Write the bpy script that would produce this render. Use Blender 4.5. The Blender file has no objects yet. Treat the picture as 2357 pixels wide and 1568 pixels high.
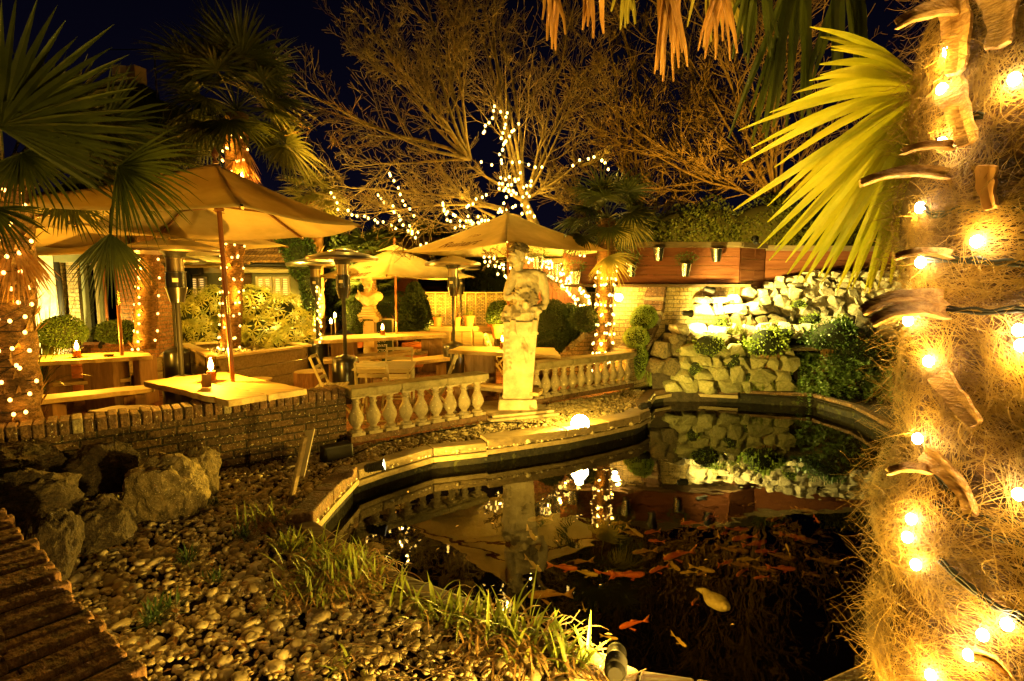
import bpy, bmesh, math, random
import numpy as np
from mathutils import Vector, Matrix, noise, geometry
random.seed(7); rng = np.random.default_rng(7)
R = math.radians; PI = math.pi
SC = bpy.context.scene
COL = SC.collection

# ------------------------------------------------------------------ camera
FPX = 1244.0; CZ = 1.62; TH = math.atan(125/1244)
cam_d = bpy.data.cameras.new('camera'); cam = bpy.data.objects.new('camera', cam_d); COL.objects.link(cam)
cam.location = (0, 0, CZ); cam.rotation_euler = (PI/2-TH, 0, 0)
cam_d.lens = 19.0; cam_d.sensor_width = 36.0; cam_d.clip_start = 0.05; cam_d.clip_end = 2000
SC.camera = cam
# ------------------------------------------------------------------ night sky
W = bpy.data.worlds.new('World'); SC.world = W; W.use_nodes = True
nt = W.node_tree; nt.nodes.clear()
wo = nt.nodes.new('ShaderNodeOutputWorld'); bg = nt.nodes.new('ShaderNodeBackground')
tc = nt.nodes.new('ShaderNodeTexCoord'); sx = nt.nodes.new('ShaderNodeSeparateXYZ'); rp = nt.nodes.new('ShaderNodeValToRGB')
rp.color_ramp.elements[0].color = (0.0012, 0.0010, 0.0032, 1); rp.color_ramp.elements[1].color = (0.0002, 0.0002, 0.0009, 1)
rp.color_ramp.elements[1].position = 0.55
nt.links.new(tc.outputs['Generated'], sx.inputs[0]); nt.links.new(sx.outputs['Z'], rp.inputs[0])
nt.links.new(rp.outputs[0], bg.inputs[0]); bg.inputs[1].default_value = 1.0
nt.links.new(bg.outputs[0], wo.inputs[0])
# ------------------------------------------------------------------ exposure, sampling
SC.view_settings.view_transform = 'Standard'; SC.view_settings.look = 'None'
SC.view_settings.exposure = 1.5; SC.view_settings.gamma = 1.0; SC.view_settings.use_curve_mapping = False
SC.render.engine = 'CYCLES'
cy = SC.cycles
cy.use_denoising = True; cy.max_bounces = 6; cy.diffuse_bounces = 3; cy.glossy_bounces = 3; cy.transmission_bounces = 4
cy.transparent_max_bounces = 12; cy.sample_clamp_indirect = 4.0; cy.sample_clamp_direct = 0.0
cy.caustics_reflective = False; cy.caustics_refractive = False; cy.use_light_tree = True
try: cy.use_adaptive_sampling = True; cy.adaptive_threshold = 0.02
except Exception: pass

# ------------------------------------------------------------------ picture -> place
def ray(u, v):
    dx = u-1178.5; dy = 784-v
    return Vector((dx, FPX*math.cos(TH)+dy*math.sin(TH), dy*math.cos(TH)-FPX*math.sin(TH)))
def at(u, v, Y):
    d = ray(u, v); return Vector((0, 0, CZ))+d*(Y/d.y)
def on(u, v, z):
    d = ray(u, v); return Vector((0, 0, CZ))+d*((z-CZ)/d.z)

PZ = -.15                                                        # patio level
def sc(p, k): return (p[0]*k, p[1]*k, CZ+(p[2]-CZ)*k)              # a measured point moved out along its sight line
# ------------------------------------------------------------------ mesh builders
class MB:
    def __init__(s): s.v = []; s.f = []; s.m = []; s.mi = 0
    def add(s, vs, fs, M=None):
        b = len(s.v)
        s.v.extend([tuple(M @ Vector(p)) for p in vs] if M is not None else [tuple(p) for p in vs])
        s.f.extend([tuple(i+b for i in f) for f in fs]); s.m.extend([s.mi]*len(fs)); return s
    def box(s, c, d, rz=0, M=None, top=1.0):
        x, y, z = d[0]/2, d[1]/2, d[2]/2
        vs = [(-x,-y,-z),(x,-y,-z),(x,y,-z),(-x,y,-z),(-x*top,-y*top,z),(x*top,-y*top,z),(x*top,y*top,z),(-x*top,y*top,z)]
        fs = [(0,3,2,1),(4,5,6,7),(0,1,5,4),(1,2,6,5),(2,3,7,6),(3,0,4,7)]
        T = Matrix.Translation(c) @ Matrix.Rotation(rz, 4, 'Z')
        return s.add(vs, fs, (M @ T) if M is not None else T)
    def bar(s, a, b, w, h):                       # box-section bar from a to b
        a = Vector(a); b = Vector(b); d = b-a; L = d.length
        q = d.to_track_quat('X', 'Z').to_matrix().to_4x4()
        M = Matrix.Translation((a+b)/2) @ q
        return s.box((0,0,0), (L, w, h), M=M)
    def prism(s, poly, z0, z1):
        n = len(poly); vs = [(p[0],p[1],z0) for p in poly]+[(p[0],p[1],z1) for p in poly]
        fs = [tuple(range(n-1,-1,-1)), tuple(range(n, 2*n))]+[(i,(i+1)%n,n+(i+1)%n,n+i) for i in range(n)]
        return s.add(vs, fs)
    def lathe(s, prof, loc=(0,0,0), seg=24, M=None, cap=True):
        vs = []; fs = []
        for r, z in prof:
            for k in range(seg):
                a = 2*PI*k/seg; vs.append((r*math.cos(a)+loc[0], r*math.sin(a)+loc[1], z+loc[2]))
        for i in range(len(prof)-1):
            for k in range(seg):
                k2 = (k+1)%seg; fs.append((i*seg+k, i*seg+k2, (i+1)*seg+k2, (i+1)*seg+k))
        if cap:
            fs.append(tuple(range(seg-1,-1,-1))); b = (len(prof)-1)*seg; fs.append(tuple(range(b, b+seg)))
        return s.add(vs, fs, M)
    def tube(s, pts, rad, seg=6, cap=True):
        pts = [Vector(p) for p in pts]; n = len(pts)
        if not hasattr(rad, '__len__'): rad = [rad]*n
        vs = []; fs = []; up = None
        for i in range(n):
            t = pts[min(i+1,n-1)]-pts[max(i-1,0)]
            if t.length < 1e-9: t = Vector((0,0,1))
            t.normalize()
            if up is None: up = t.orthogonal().normalized()
            up = (up-t*up.dot(t))
            up = up.normalized() if up.length > 1e-6 else t.orthogonal().normalized()
            w = t.cross(up)
            for k in range(seg):
                a = 2*PI*k/seg; vs.append(pts[i]+(up*math.cos(a)+w*math.sin(a))*rad[i])
        for i in range(n-1):
            for k in range(seg):
                k2 = (k+1)%seg; fs.append((i*seg+k, i*seg+k2, (i+1)*seg+k2, (i+1)*seg+k))
        if cap: fs.append(tuple(range(seg-1,-1,-1))); fs.append(tuple(range((n-1)*seg, n*seg)))
        return s.add(vs, fs)
    def ell(s, c, r, M=None, sub=2):
        vs, fs = ICO[sub]
        T = Matrix.Translation(c) @ (M if M is not None else Matrix()) @ Matrix.Diagonal((r[0], r[1], r[2], 1))
        return s.add(vs, fs, T)
    def blade(s, base, d, side, L, w, droop=0.0, n=4, fold=0.25, bend=None):
        d = Vector(d).normalized(); side = Vector(side).normalized(); nrm = d.cross(side).normalized()
        p = Vector(base); vs = []; fs = []
        for i in range(n+1):
            t = i/n; ww = w*(0.35+0.65*min(1, t*3))*(1-t**2.2)*0.5+0.0006
            vs += [p-side*ww+nrm*ww*fold, p.copy(), p+side*ww+nrm*ww*fold]
            d = (d+Vector((0,0,-droop))/n*(0.4+t*1.6)).normalized(); p = p+d*(L/n)
        for i in range(n):
            a = i*3; fs += [(a,a+1,a+4,a+3),(a+1,a+2,a+5,a+4)]
        return s.add(vs, fs)
    def build(s, name, mat, parent=None, smooth=False, loc=None, bevel=0, auto=False):
        me = bpy.data.meshes.new(name); me.from_pydata(s.v, [], s.f)
        mats = mat if isinstance(mat, (list, tuple)) else [mat]
        for m in mats: me.materials.append(m)
        if len(mats) > 1: me.polygons.foreach_set('material_index', s.m)
        if smooth: me.polygons.foreach_set('use_smooth', [True]*len(me.polygons))
        me.update()
        o = bpy.data.objects.new(name, me); COL.objects.link(o)
        if auto:
            try: me.set_sharp_from_angle(angle=R(38))
            except Exception: pass
        if loc is not None: o.location = loc
        if parent is not None: o.parent = parent
        if bevel:
            b = o.modifiers.new('bevel', 'BEVEL'); b.width = bevel; b.segments = 2; b.limit_method = 'ANGLE'
        return o
def np_mesh(name, V, Fc, mat, parent=None, smooth=False, attr=None):
    me = bpy.data.meshes.new(name); V = np.asarray(V, np.float32).reshape(-1,3); Fc = np.asarray(Fc, np.int32); k = Fc.shape[1]
    me.vertices.add(len(V)); me.vertices.foreach_set('co', V.ravel())
    me.loops.add(Fc.size); me.loops.foreach_set('vertex_index', Fc.ravel())
    me.polygons.add(len(Fc)); me.polygons.foreach_set('loop_start', np.arange(len(Fc), dtype=np.int32)*k)
    me.materials.append(mat)
    if smooth: me.polygons.foreach_set('use_smooth', np.ones(len(Fc), bool))
    me.update(calc_edges=True); me.validate()
    o = bpy.data.objects.new(name, me); COL.objects.link(o)
    if parent is not None: o.parent = parent
    return o
ICO = {}
for _s in (1,2,3,4):
    _b = bmesh.new(); bmesh.ops.create_icosphere(_b, subdivisions=_s, radius=1.0)
    ICO[_s] = ([tuple(v.co) for v in _b.verts], [tuple(v.index for v in f.verts) for f in _b.faces]); _b.free()

def tag(o, label, cat, group=None, kind=None):
    if label: o['label'] = label
    if cat: o['category'] = cat
    if group: o['group'] = group
    if kind: o['kind'] = kind
    return o
def empty(name, loc=(0,0,0), rz=0, label=None, cat=None, group=None):
    o = bpy.data.objects.new(name, None); COL.objects.link(o); o.location = loc; o.rotation_euler = (0,0,rz); o.empty_display_size = .1
    return tag(o, label, cat, group)
def dup(o, loc=None, rot=None, scale=None, label=None, group=None, parent=None):
    c = o.copy(); COL.objects.link(c)
    if parent is not None: c.parent = parent
    if loc is not None: c.location = loc
    if rot is not None: c.rotation_euler = rot
    if scale is not None: c.scale = scale
    if label: c['label'] = label
    if group: c['group'] = group
    for ch in list(o.children): dup(ch, parent=c)
    return c
def struct(o): o['kind'] = 'structure'; return o
def light(name, kind, loc, power, color=(1,.5,.05), size=.03, parent=None, target=None, angle=90, blend=.5):
    color = (color[0], color[1], color[2]*.6)
    d = bpy.data.lights.new(name, kind); d.energy = power; d.color = color
    if kind in ('POINT','SPOT'): d.shadow_soft_size = size
    if kind == 'AREA': d.size = size
    if kind == 'SPOT': d.spot_size = R(angle); d.spot_blend = blend
    o = bpy.data.objects.new(name, d); COL.objects.link(o); o.location = loc
    if target is not None: o.rotation_euler = (Vector(target)-Vector(loc)).to_track_quat('-Z','Y').to_euler()
    if parent is not None:
        o.parent = parent; o.matrix_parent_inverse = Matrix.Identity(4)
    return o

# ------------------------------------------------------------------ materials
def mat(name, col, rough=.8, col2=None, scale=6, detail=6, bump=0, bscale=None, metal=0, spec=.3, emit=None, es=0, trans=0, stretch=None, contrast=.5, spots=None, coat=0):
    m = bpy.data.materials.new(name); m.use_nodes = True; n = m.node_tree.nodes; l = m.node_tree.links
    b = n['Principled BSDF']; b.inputs['Roughness'].default_value = rough; b.inputs['Metallic'].default_value = metal
    b.inputs['Specular IOR Level'].default_value = spec; b.inputs['Base Color'].default_value = (*col, 1); b.inputs['Coat Weight'].default_value = coat
    if emit: b.inputs['Emission Color'].default_value = (*emit, 1); b.inputs['Emission Strength'].default_value = es
    t = n.new('ShaderNodeTexCoord'); src = t.outputs['Object']
    if stretch:
        mp = n.new('ShaderNodeMapping'); mp.inputs['Scale'].default_value = stretch; l.new(src, mp.inputs[0]); src = mp.outputs[0]
    out = None
    if col2 is not None:
        nz = n.new('ShaderNodeTexNoise'); nz.inputs['Scale'].default_value = scale; nz.inputs['Detail'].default_value = detail; nz.inputs['Roughness'].default_value = .65
        l.new(src, nz.inputs['Vector'])
        r = n.new('ShaderNodeValToRGB'); r.color_ramp.elements[0].position = .5-contrast*.3; r.color_ramp.elements[1].position = .5+contrast*.3
        r.color_ramp.elements[0].color = (*col, 1); r.color_ramp.elements[1].color = (*col2, 1)
        l.new(nz.outputs['Fac'], r.inputs[0]); out = r.outputs[0]
        if spots is not None:
            v = n.new('ShaderNodeTexNoise'); v.inputs['Scale'].default_value = spots[1]; v.inputs['Detail'].default_value = 3; l.new(t.outputs['Object'], v.inputs['Vector'])
            r2 = n.new('ShaderNodeValToRGB'); r2.color_ramp.elements[0].position = spots[2]; r2.color_ramp.elements[1].position = spots[2]+.05
            l.new(v.outputs['Fac'], r2.inputs[0])
            mx = n.new('ShaderNodeMix'); mx.data_type = 'RGBA'; l.new(r2.outputs[0], mx.inputs[0]); l.new(out, mx.inputs[6]); mx.inputs[7].default_value = (*spots[0],1); out = mx.outputs[2]
        l.new(out, b.inputs['Base Color'])
    if bump:
        nb = n.new('ShaderNodeTexNoise'); nb.inputs['Scale'].default_value = bscale or scale*3; nb.inputs['Detail'].default_value = 8; l.new(src, nb.inputs['Vector'])
        bp = n.new('ShaderNodeBump'); bp.inputs['Strength'].default_value = bump; bp.inputs['Distance'].default_value = .02
        l.new(nb.outputs['Fac'], bp.inputs['Height']); l.new(bp.outputs[0], b.inputs['Normal'])
    if trans:
        o = n['Material Output']; tr = n.new('ShaderNodeBsdfTranslucent'); mx = n.new('ShaderNodeMixShader'); mx.inputs[0].default_value = trans
        if out is not None: l.new(out, tr.inputs[0])
        else: tr.inputs[0].default_value = (*col, 1)
        l.new(b.outputs[0], mx.inputs[1]); l.new(tr.outputs[0], mx.inputs[2]); l.new(mx.outputs[0], o.inputs[0])
    return m
def brick(name, c1, c2, mortar, bw=.22, bh=.072, ms=.01, spots=None, bump=.6, axis='XZ', offset=.5, vary=None):
    m = bpy.data.materials.new(name); m.use_nodes = True; n = m.node_tree.nodes; l = m.node_tree.links; b = n['Principled BSDF']
    b.inputs['Roughness'].default_value = .85; b.inputs['Specular IOR Level'].default_value = .25
    t = n.new('ShaderNodeTexCoord'); s = n.new('ShaderNodeSeparateXYZ'); c = n.new('ShaderNodeCombineXYZ'); l.new(t.outputs['Object'], s.inputs[0])
    ad = n.new('ShaderNodeMath'); ad.operation = 'ADD'; l.new(s.outputs['X'], ad.inputs[0]); l.new(s.outputs['Y'], ad.inputs[1])
    if axis == 'XZ': l.new(ad.outputs[0], c.inputs[0]); l.new(s.outputs['Z'], c.inputs[1])
    else: l.new(s.outputs['X'], c.inputs[0]); l.new(s.outputs['Y'], c.inputs[1])
    wn = n.new('ShaderNodeTexNoise'); wn.inputs['Scale'].default_value = 9; l.new(t.outputs['Object'], wn.inputs['Vector'])
    va = n.new('ShaderNodeVectorMath'); va.operation = 'MULTIPLY_ADD'; va.inputs[1].default_value = (.012,.012,.012); l.new(wn.outputs['Color'], va.inputs[0]); l.new(c.outputs[0], va.inputs[2])
    br = n.new('ShaderNodeTexBrick'); br.inputs['Scale'].default_value = 1; br.inputs['Brick Width'].default_value = bw; br.inputs['Row Height'].default_value = bh
    br.inputs['Mortar Size'].default_value = ms; br.inputs['Mortar Smooth'].default_value = .4; br.offset = offset
    br.inputs['Color1'].default_value = (*c1,1); br.inputs['Color2'].default_value = (*c2,1); br.inputs['Mortar'].default_value = (*mortar,1); br.inputs['Bias'].default_value = 0
    l.new(va.outputs[0], br.inputs['Vector'])
    nz = n.new('ShaderNodeTexNoise'); nz.inputs['Scale'].default_value = 30; nz.inputs['Detail'].default_value = 8; l.new(t.outputs['Object'], nz.inputs['Vector'])
    mr = n.new('ShaderNodeMapRange'); mr.inputs[1].default_value = .3; mr.inputs[2].default_value = .7; mr.inputs[3].default_value = .45; mr.inputs[4].default_value = 1.25; l.new(nz.outputs['Fac'], mr.inputs[0])
    vm = n.new('ShaderNodeVectorMath'); vm.operation = 'SCALE'; l.new(br.outputs['Color'], vm.inputs[0]); l.new(mr.outputs[0], vm.inputs['Scale']); out = vm.outputs[0]
    if spots:
        v = n.new('ShaderNodeTexNoise'); v.inputs['Scale'].default_value = spots[1]; v.inputs['Detail'].default_value = 5; v.inputs['Roughness'].default_value = .7; l.new(t.outputs['Object'], v.inputs['Vector'])
        r2 = n.new('ShaderNodeValToRGB'); r2.color_ramp.elements[0].position = spots[2]; r2.color_ramp.elements[1].position = spots[2]+.04; l.new(v.outputs['Fac'], r2.inputs[0])
        mx = n.new('ShaderNodeMix'); mx.data_type = 'RGBA'; l.new(r2.outputs[0], mx.inputs[0]); l.new(out, mx.inputs[6]); mx.inputs[7].default_value = (*spots[0],1); out = mx.outputs[2]
    l.new(out, b.inputs['Base Color'])
    mm = n.new('ShaderNodeMath'); mm.operation = 'MULTIPLY_ADD'; mm.inputs[1].default_value = -1.2; l.new(br.outputs['Fac'], mm.inputs[0]); l.new(nz.outputs['Fac'], mm.inputs[2])
    bp = n.new('ShaderNodeBump'); bp.inputs['Strength'].default_value = bump; bp.inputs['Distance'].default_value = .012; l.new(mm.outputs[0], bp.inputs['Height']); l.new(bp.outputs[0], b.inputs['Normal'])
    return m
def wood(name, c1, c2, rough=.65, sc=(1.5,14,14), bump=.4, gap=0):
    return mat(name, c1, rough, c2, scale=2.2, detail=8, bump=bump, bscale=4, stretch=sc, contrast=.9)
def emis(name, col, s, sampling='NONE'):
    m = bpy.data.materials.new(name); m.use_nodes = True; n = m.node_tree.nodes; b = n['Principled BSDF']
    b.inputs['Base Color'].default_value = (.8,.6,.3,1); b.inputs['Emission Color'].default_value = (*col,1); b.inputs['Emission Strength'].default_value = s
    try: m.cycles.emission_sampling = sampling
    except Exception: pass
    return m
M = dict(
 soil=mat('soil', (.02,.014,.008), .95, (.05,.035,.02), 14, bump=.8),
 pebble=mat('pebble', (.26,.2,.10), .6, (.6,.5,.3), 9, detail=2, bump=.15, bscale=60, contrast=1.2),
 patio=brick('patio_pavers', (.16,.065,.03), (.24,.10,.045), (.03,.02,.012), .2, .1, .006, bump=.5, axis='XY'),
 wallbrick=brick('old_wall_brick', (.035,.02,.009), (.10,.055,.024), (.022,.016,.009), .225, .075, .009, spots=((.5,.44,.24), 42, .60), bump=1.2),
 cap=mat('coping_brick', (.05,.03,.015), .85, (.16,.085,.04), 12, bump=1, bscale=40, spots=((.5,.45,.28), 48, .66)),
 cap_pale=mat('coping_brick_limed', (.3,.26,.16), .85, (.12,.085,.045), 14, bump=1, bscale=40, contrast=.8),
 cap_near=mat('near_coping_brick', (.07,.038,.018), .9, (.24,.12,.05), 7, bump=1.0, bscale=14, stretch=(2.2,3,2), spots=((.4,.38,.12), 16, .70)),
 ybrick=brick('stock_brick', (.38,.26,.1), (.52,.38,.18), (.2,.15,.08), .225, .075, .008, bump=.7),
 rbrick=brick('red_brick', (.3,.12,.05), (.42,.2,.09), (.2,.15,.1), .22, .075, .009, bump=.7),
 dbrick=brick('dark_brick', (.2,.13,.05), (.3,.2,.09), (.1,.075,.04), .225, .075, .009, bump=.7),
 stone=mat('carved_stone', (.30,.235,.14), .8, (.58,.48,.31), 5, detail=8, bump=.35, bscale=30, spots=((.17,.13,.075), 3.6, .60)),
 stone_dark=mat('soot_stained_stone', (.05,.035,.018), .9, (.17,.125,.065), 9, bump=.4, bscale=30),
 stone_pale=mat('pale_stone', (.5,.43,.3), .8, (.66,.58,.42), 6, bump=.35, bscale=22),
 bust=mat('buff_stone', (.42,.3,.14), .75, (.56,.42,.22), 8, bump=.2, bscale=40),
 baluster=mat('weathered_baluster', (.16,.12,.065), .85, (.42,.34,.2), 7, detail=9, bump=.5, bscale=40, contrast=.9, spots=((.6,.54,.36), 30, .66)),
 rail=mat('mossy_stone_rail', (.1,.08,.03), .9, (.3,.24,.13), 9, detail=9, bump=.7, bscale=30, contrast=.9),
 rock=mat('pale_rock', (.36,.29,.18), .85, (.62,.53,.38), 4, detail=9, bump=.8, bscale=14),
 rock_moss=mat('mossy_rock', (.11,.12,.03), .9, (.34,.28,.15), 5, detail=9, bump=.8, bscale=14, contrast=.9),
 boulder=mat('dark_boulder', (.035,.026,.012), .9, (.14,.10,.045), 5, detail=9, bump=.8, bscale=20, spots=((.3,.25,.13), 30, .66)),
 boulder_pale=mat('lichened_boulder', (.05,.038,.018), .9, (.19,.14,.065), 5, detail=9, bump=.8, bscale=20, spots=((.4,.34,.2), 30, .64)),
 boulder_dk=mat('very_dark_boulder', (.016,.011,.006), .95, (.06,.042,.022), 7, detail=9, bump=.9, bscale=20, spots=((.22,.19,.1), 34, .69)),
 timber=wood('weathered_timber', (.09,.062,.028), (.30,.21,.10)),
 timber_dk=wood('dark_timber', (.045,.025,.012), (.13,.075,.035)),
 batten=wood('pale_batten', (.15,.10,.045), (.36,.27,.13)),
 slab=wood('slab_table_timber', (.28,.19,.08), (.56,.42,.2), sc=(1.2,9,9)),
 log=wood('bark_log', (.06,.025,.01), (.26,.12,.045), sc=(9,9,1.4), bump=1.2),
 oak=wood('oak_leg', (.12,.065,.025), (.34,.2,.09), sc=(8,8,1.2)),
 teak=wood('teak_pole', (.11,.035,.012), (.22,.08,.027), .35, sc=(9,9,.8)),
 chair=wood('faded_chair_slats', (.24,.2,.11), (.42,.35,.2)),
 fence=wood('red_fence_boards', (.12,.030,.012), (.23,.082,.03), .5, sc=(.9,9,11)),
 fence_dk=wood('maroon_boards', (.16,.05,.03), (.3,.12,.07), .6, sc=(10,10,1)),
 fence_cap=wood('fence_cap', (.12,.08,.035), (.25,.17,.08)),
 canvas=mat('umbrella_canvas', (.5,.4,.2), .9, (.7,.58,.32), 1.7, trans=.42, bump=.1, bscale=300),
 canvas_dk=mat('dark_umbrella_canvas', (.34,.28,.16), .9, (.42,.34,.2), 2.5, trans=.22),
 letter=mat('brown_lettering', (.16,.06,.02), .8),
 black=mat('black_enamel', (.012,.011,.01), .28, spec=.6, coat=.4),
 blackm=mat('matt_black', (.015,.013,.011), .6),
 steel=mat('brushed_steel', (.55,.5,.42), .28, (.62,.57,.48), 40, metal=1, stretch=(1,1,12)),
 steel_dk=mat('dull_steel', (.3,.24,.16), .35, metal=1),
 brass=mat('brass', (.8,.55,.2), .25, metal=1),
 zinc=mat('zinc_bucket', (.62,.6,.56), .25, (.5,.48,.45), 12, metal=1),
 terracotta=mat('terracotta', (.45,.14,.045), .8, (.6,.24,.09), 8, bump=.2),
 palm=mat('palm_leaf', (.022,.032,.006), .45, (.055,.068,.012), 3, trans=.3, spec=.5),
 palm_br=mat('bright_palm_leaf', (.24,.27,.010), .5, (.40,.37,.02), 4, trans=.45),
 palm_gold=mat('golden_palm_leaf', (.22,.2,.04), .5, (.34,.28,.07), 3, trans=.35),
 palm_dead=mat('dead_palm_leaf', (.22,.1,.03), .8, (.45,.25,.09), 5, trans=.25),
 palmbark=mat('palm_bark', (.05,.025,.01), .95, (.2,.11,.045), 18, bump=1.2, bscale=50, stretch=(1,1,2.5)),
 fibre=mat('palm_fibre', (.055,.028,.006), .8, (.44,.28,.075), 4.5, trans=.2),
 stub=mat('petiole_stub', (.16,.075,.022), .7, (.42,.25,.10), 9, bump=.5, stretch=(3,3,9)),
 bark=mat('bare_tree_bark', (.08,.055,.022), .9, (.20,.14,.06), 8, bump=.5, bscale=30),
 leaf=mat('box_leaf', (.045,.085,.012), .5, (.10,.16,.025), 12, trans=.25, spec=.5),
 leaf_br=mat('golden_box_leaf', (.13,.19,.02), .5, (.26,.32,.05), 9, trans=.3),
 leaf_dk=mat('dark_conifer_leaf', (.014,.026,.006), .7, (.035,.055,.010), 6, trans=.2),
 ivy=mat('ivy_leaf', (.03,.06,.012), .4, (.07,.12,.025), 9, trans=.25, spec=.6),
 fatsia=mat('fatsia_leaf', (.14,.16,.02), .3, (.42,.36,.07), 5, trans=.25, spec=.8),
 grass=mat('reed_blade', (.10,.13,.015), .5, (.27,.29,.05), 7, trans=.3),
 straw=mat('dead_straw', (.2,.1,.03), .8, (.42,.26,.1), 9, trans=.25),
 moss=mat('moss', (.05,.09,.01), .95, (.12,.18,.02), 20, bump=1),
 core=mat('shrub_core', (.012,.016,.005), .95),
 wire=mat('black_wire', (.008,.007,.005), .6),
 bulb=emis('lit_bulb', (1,.60,.12), 4.2), bulb_near=emis('near_lit_bulb', (1,.82,.45), 60), bulb_or=emis('amber_bulb', (1,.42,.07), 4.0),
 flame=emis('flame', (1,.6,.15), 40), lampface=emis('lamp_face', (1,.9,.5), 60), window=emis('lit_window', (1,.55,.12), .5),
 window_red=emis('lit_pane', (1,.72,.35), 1.6),
 roof=mat('roof_tiles', (.2,.1,.04), .8, (.42,.25,.1), 7, bump=.6, bscale=20),
 sage=mat('sage_paint', (.12,.12,.06), .6, (.16,.15,.08), 5), sage_pale=mat('pale_frame_paint', (.35,.3,.18), .55, (.42,.36,.22), 5),
 clap=mat('clapboard', (.1,.04,.02), .7, (.2,.09,.04), 6, stretch=(1,1,8)),
 redwall=mat('red_render', (.45,.12,.05), .8, (.55,.18,.08), 5),
 render=mat('rough_stone_wall', (.5,.43,.28), .9, (.72,.65,.48), 6, detail=9, bump=1.6, bscale=8),
 chalk=mat('chalkboard', (.02,.035,.02), .5), white=mat('white_letters', (.75,.72,.62), .7), greencloth=mat('green_cloth', (.02,.16,.03), .8),
 wicker=None, water=None, glass=None, fish=mat('goldfish', (.26,.05,.018), .5, (.40,.10,.03), 8), fish_pale=mat('pale_fish', (.26,.18,.07), .5, (.4,.28,.11), 8),
 fish_dk=mat('brown_fish', (.14,.07,.02), .5, (.22,.12,.04), 8), liner=mat('pond_liner', (.004,.0035,.002), .8, (.018,.014,.005), 9, bump=.6, spots=((.035,.035,.008), 14, .60)), ash=mat('ash_grey_board', (.4,.33,.2), .8),
)
def _w():
    m = bpy.data.materials.new('pond_water'); m.use_nodes = True; n = m.node_tree.nodes; l = m.node_tree.links; n.clear()
    o = n.new('ShaderNodeOutputMaterial'); t = n.new('ShaderNodeBsdfTransparent'); g = n.new('ShaderNodeBsdfGlossy'); mx = n.new('ShaderNodeMixShader'); f = n.new('ShaderNodeFresnel')
    t.inputs[0].default_value = (.36,.31,.17,1); g.inputs['Roughness'].default_value = .012; g.inputs['Color'].default_value = (1,1,1,1); f.inputs[0].default_value = 1.36
    tc = n.new('ShaderNodeTexCoord'); a = n.new('ShaderNodeTexNoise'); a.inputs['Scale'].default_value = 3.2; a.inputs['Detail'].default_value = 2; l.new(tc.outputs['Object'], a.inputs['Vector'])
    b = n.new('ShaderNodeBump'); b.inputs['Strength'].default_value = .035; b.inputs['Distance'].default_value = .05; l.new(a.outputs['Fac'], b.inputs['Height'])
    l.new(b.outputs[0], g.inputs['Normal']); l.new(b.outputs[0], f.inputs['Normal'])
    ge = n.new('ShaderNodeNewGeometry'); io = n.new('ShaderNodeMapRange'); io.inputs[3].default_value = 1.36; io.inputs[4].default_value = 1/1.36   # same reflectance from below
    l.new(ge.outputs['Backfacing'], io.inputs[0]); l.new(io.outputs[0], f.inputs[0])
    l.new(f.outputs[0], mx.inputs[0]); l.new(t.outputs[0], mx.inputs[1]); l.new(g.outputs[0], mx.inputs[2]); l.new(mx.outputs[0], o.inputs[0]); return m
M['water'] = _w()
def _gl(name, tint, rough=.03, ior=1.5):
    m = bpy.data.materials.new(name); m.use_nodes = True; n = m.node_tree.nodes; l = m.node_tree.links; n.clear()
    o = n.new('ShaderNodeOutputMaterial'); t = n.new('ShaderNodeBsdfTransparent'); g = n.new('ShaderNodeBsdfGlossy'); mx = n.new('ShaderNodeMixShader'); f = n.new('ShaderNodeFresnel')
    t.inputs[0].default_value = (*tint,1); g.inputs['Roughness'].default_value = rough; f.inputs[0].default_value = ior
    l.new(f.outputs[0], mx.inputs[0]); l.new(t.outputs[0], mx.inputs[1]); l.new(g.outputs[0], mx.inputs[2]); l.new(mx.outputs[0], o.inputs[0]); return m
M['glass'] = _gl('glass', (.97,.9,.75), .03, 1.12); M['pane'] = _gl('window_pane', (.35,.35,.3), .02, 2.2); M['smoked'] = _gl('smoked_glass', (.5,.35,.2))
def _wk():
    m = bpy.data.materials.new('woven_wicker'); m.use_nodes = True; n = m.node_tree.nodes; l = m.node_tree.links; b = n['Principled BSDF']; b.inputs['Roughness'].default_value = .8
    t = n.new('ShaderNodeTexCoord'); s = n.new('ShaderNodeSeparateXYZ'); l.new(t.outputs['Object'], s.inputs[0])
    c = n.new('ShaderNodeCombineXYZ'); l.new(s.outputs['X'], c.inputs[0]); l.new(s.outputs['Z'], c.inputs[1])
    k = n.new('ShaderNodeTexBrick'); k.inputs['Scale'].default_value = 1; k.inputs['Brick Width'].default_value = .09; k.inputs['Row Height'].default_value = .035; k.inputs['Mortar Size'].default_value = .006
    k.inputs['Color1'].default_value = (.16,.12,.05,1); k.inputs['Color2'].default_value = (.36,.27,.12,1); k.inputs['Mortar'].default_value = (.03,.02,.01,1); l.new(c.outputs[0], k.inputs['Vector'])
    l.new(k.outputs['Color'], b.inputs['Base Color']); bp = n.new('ShaderNodeBump'); bp.inputs['Distance'].default_value = .02; bp.invert = True; l.new(k.outputs['Fac'], bp.inputs['Height']); l.new(bp.outputs[0], b.inputs['Normal']); return m
M['wicker'] = _wk()
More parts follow.
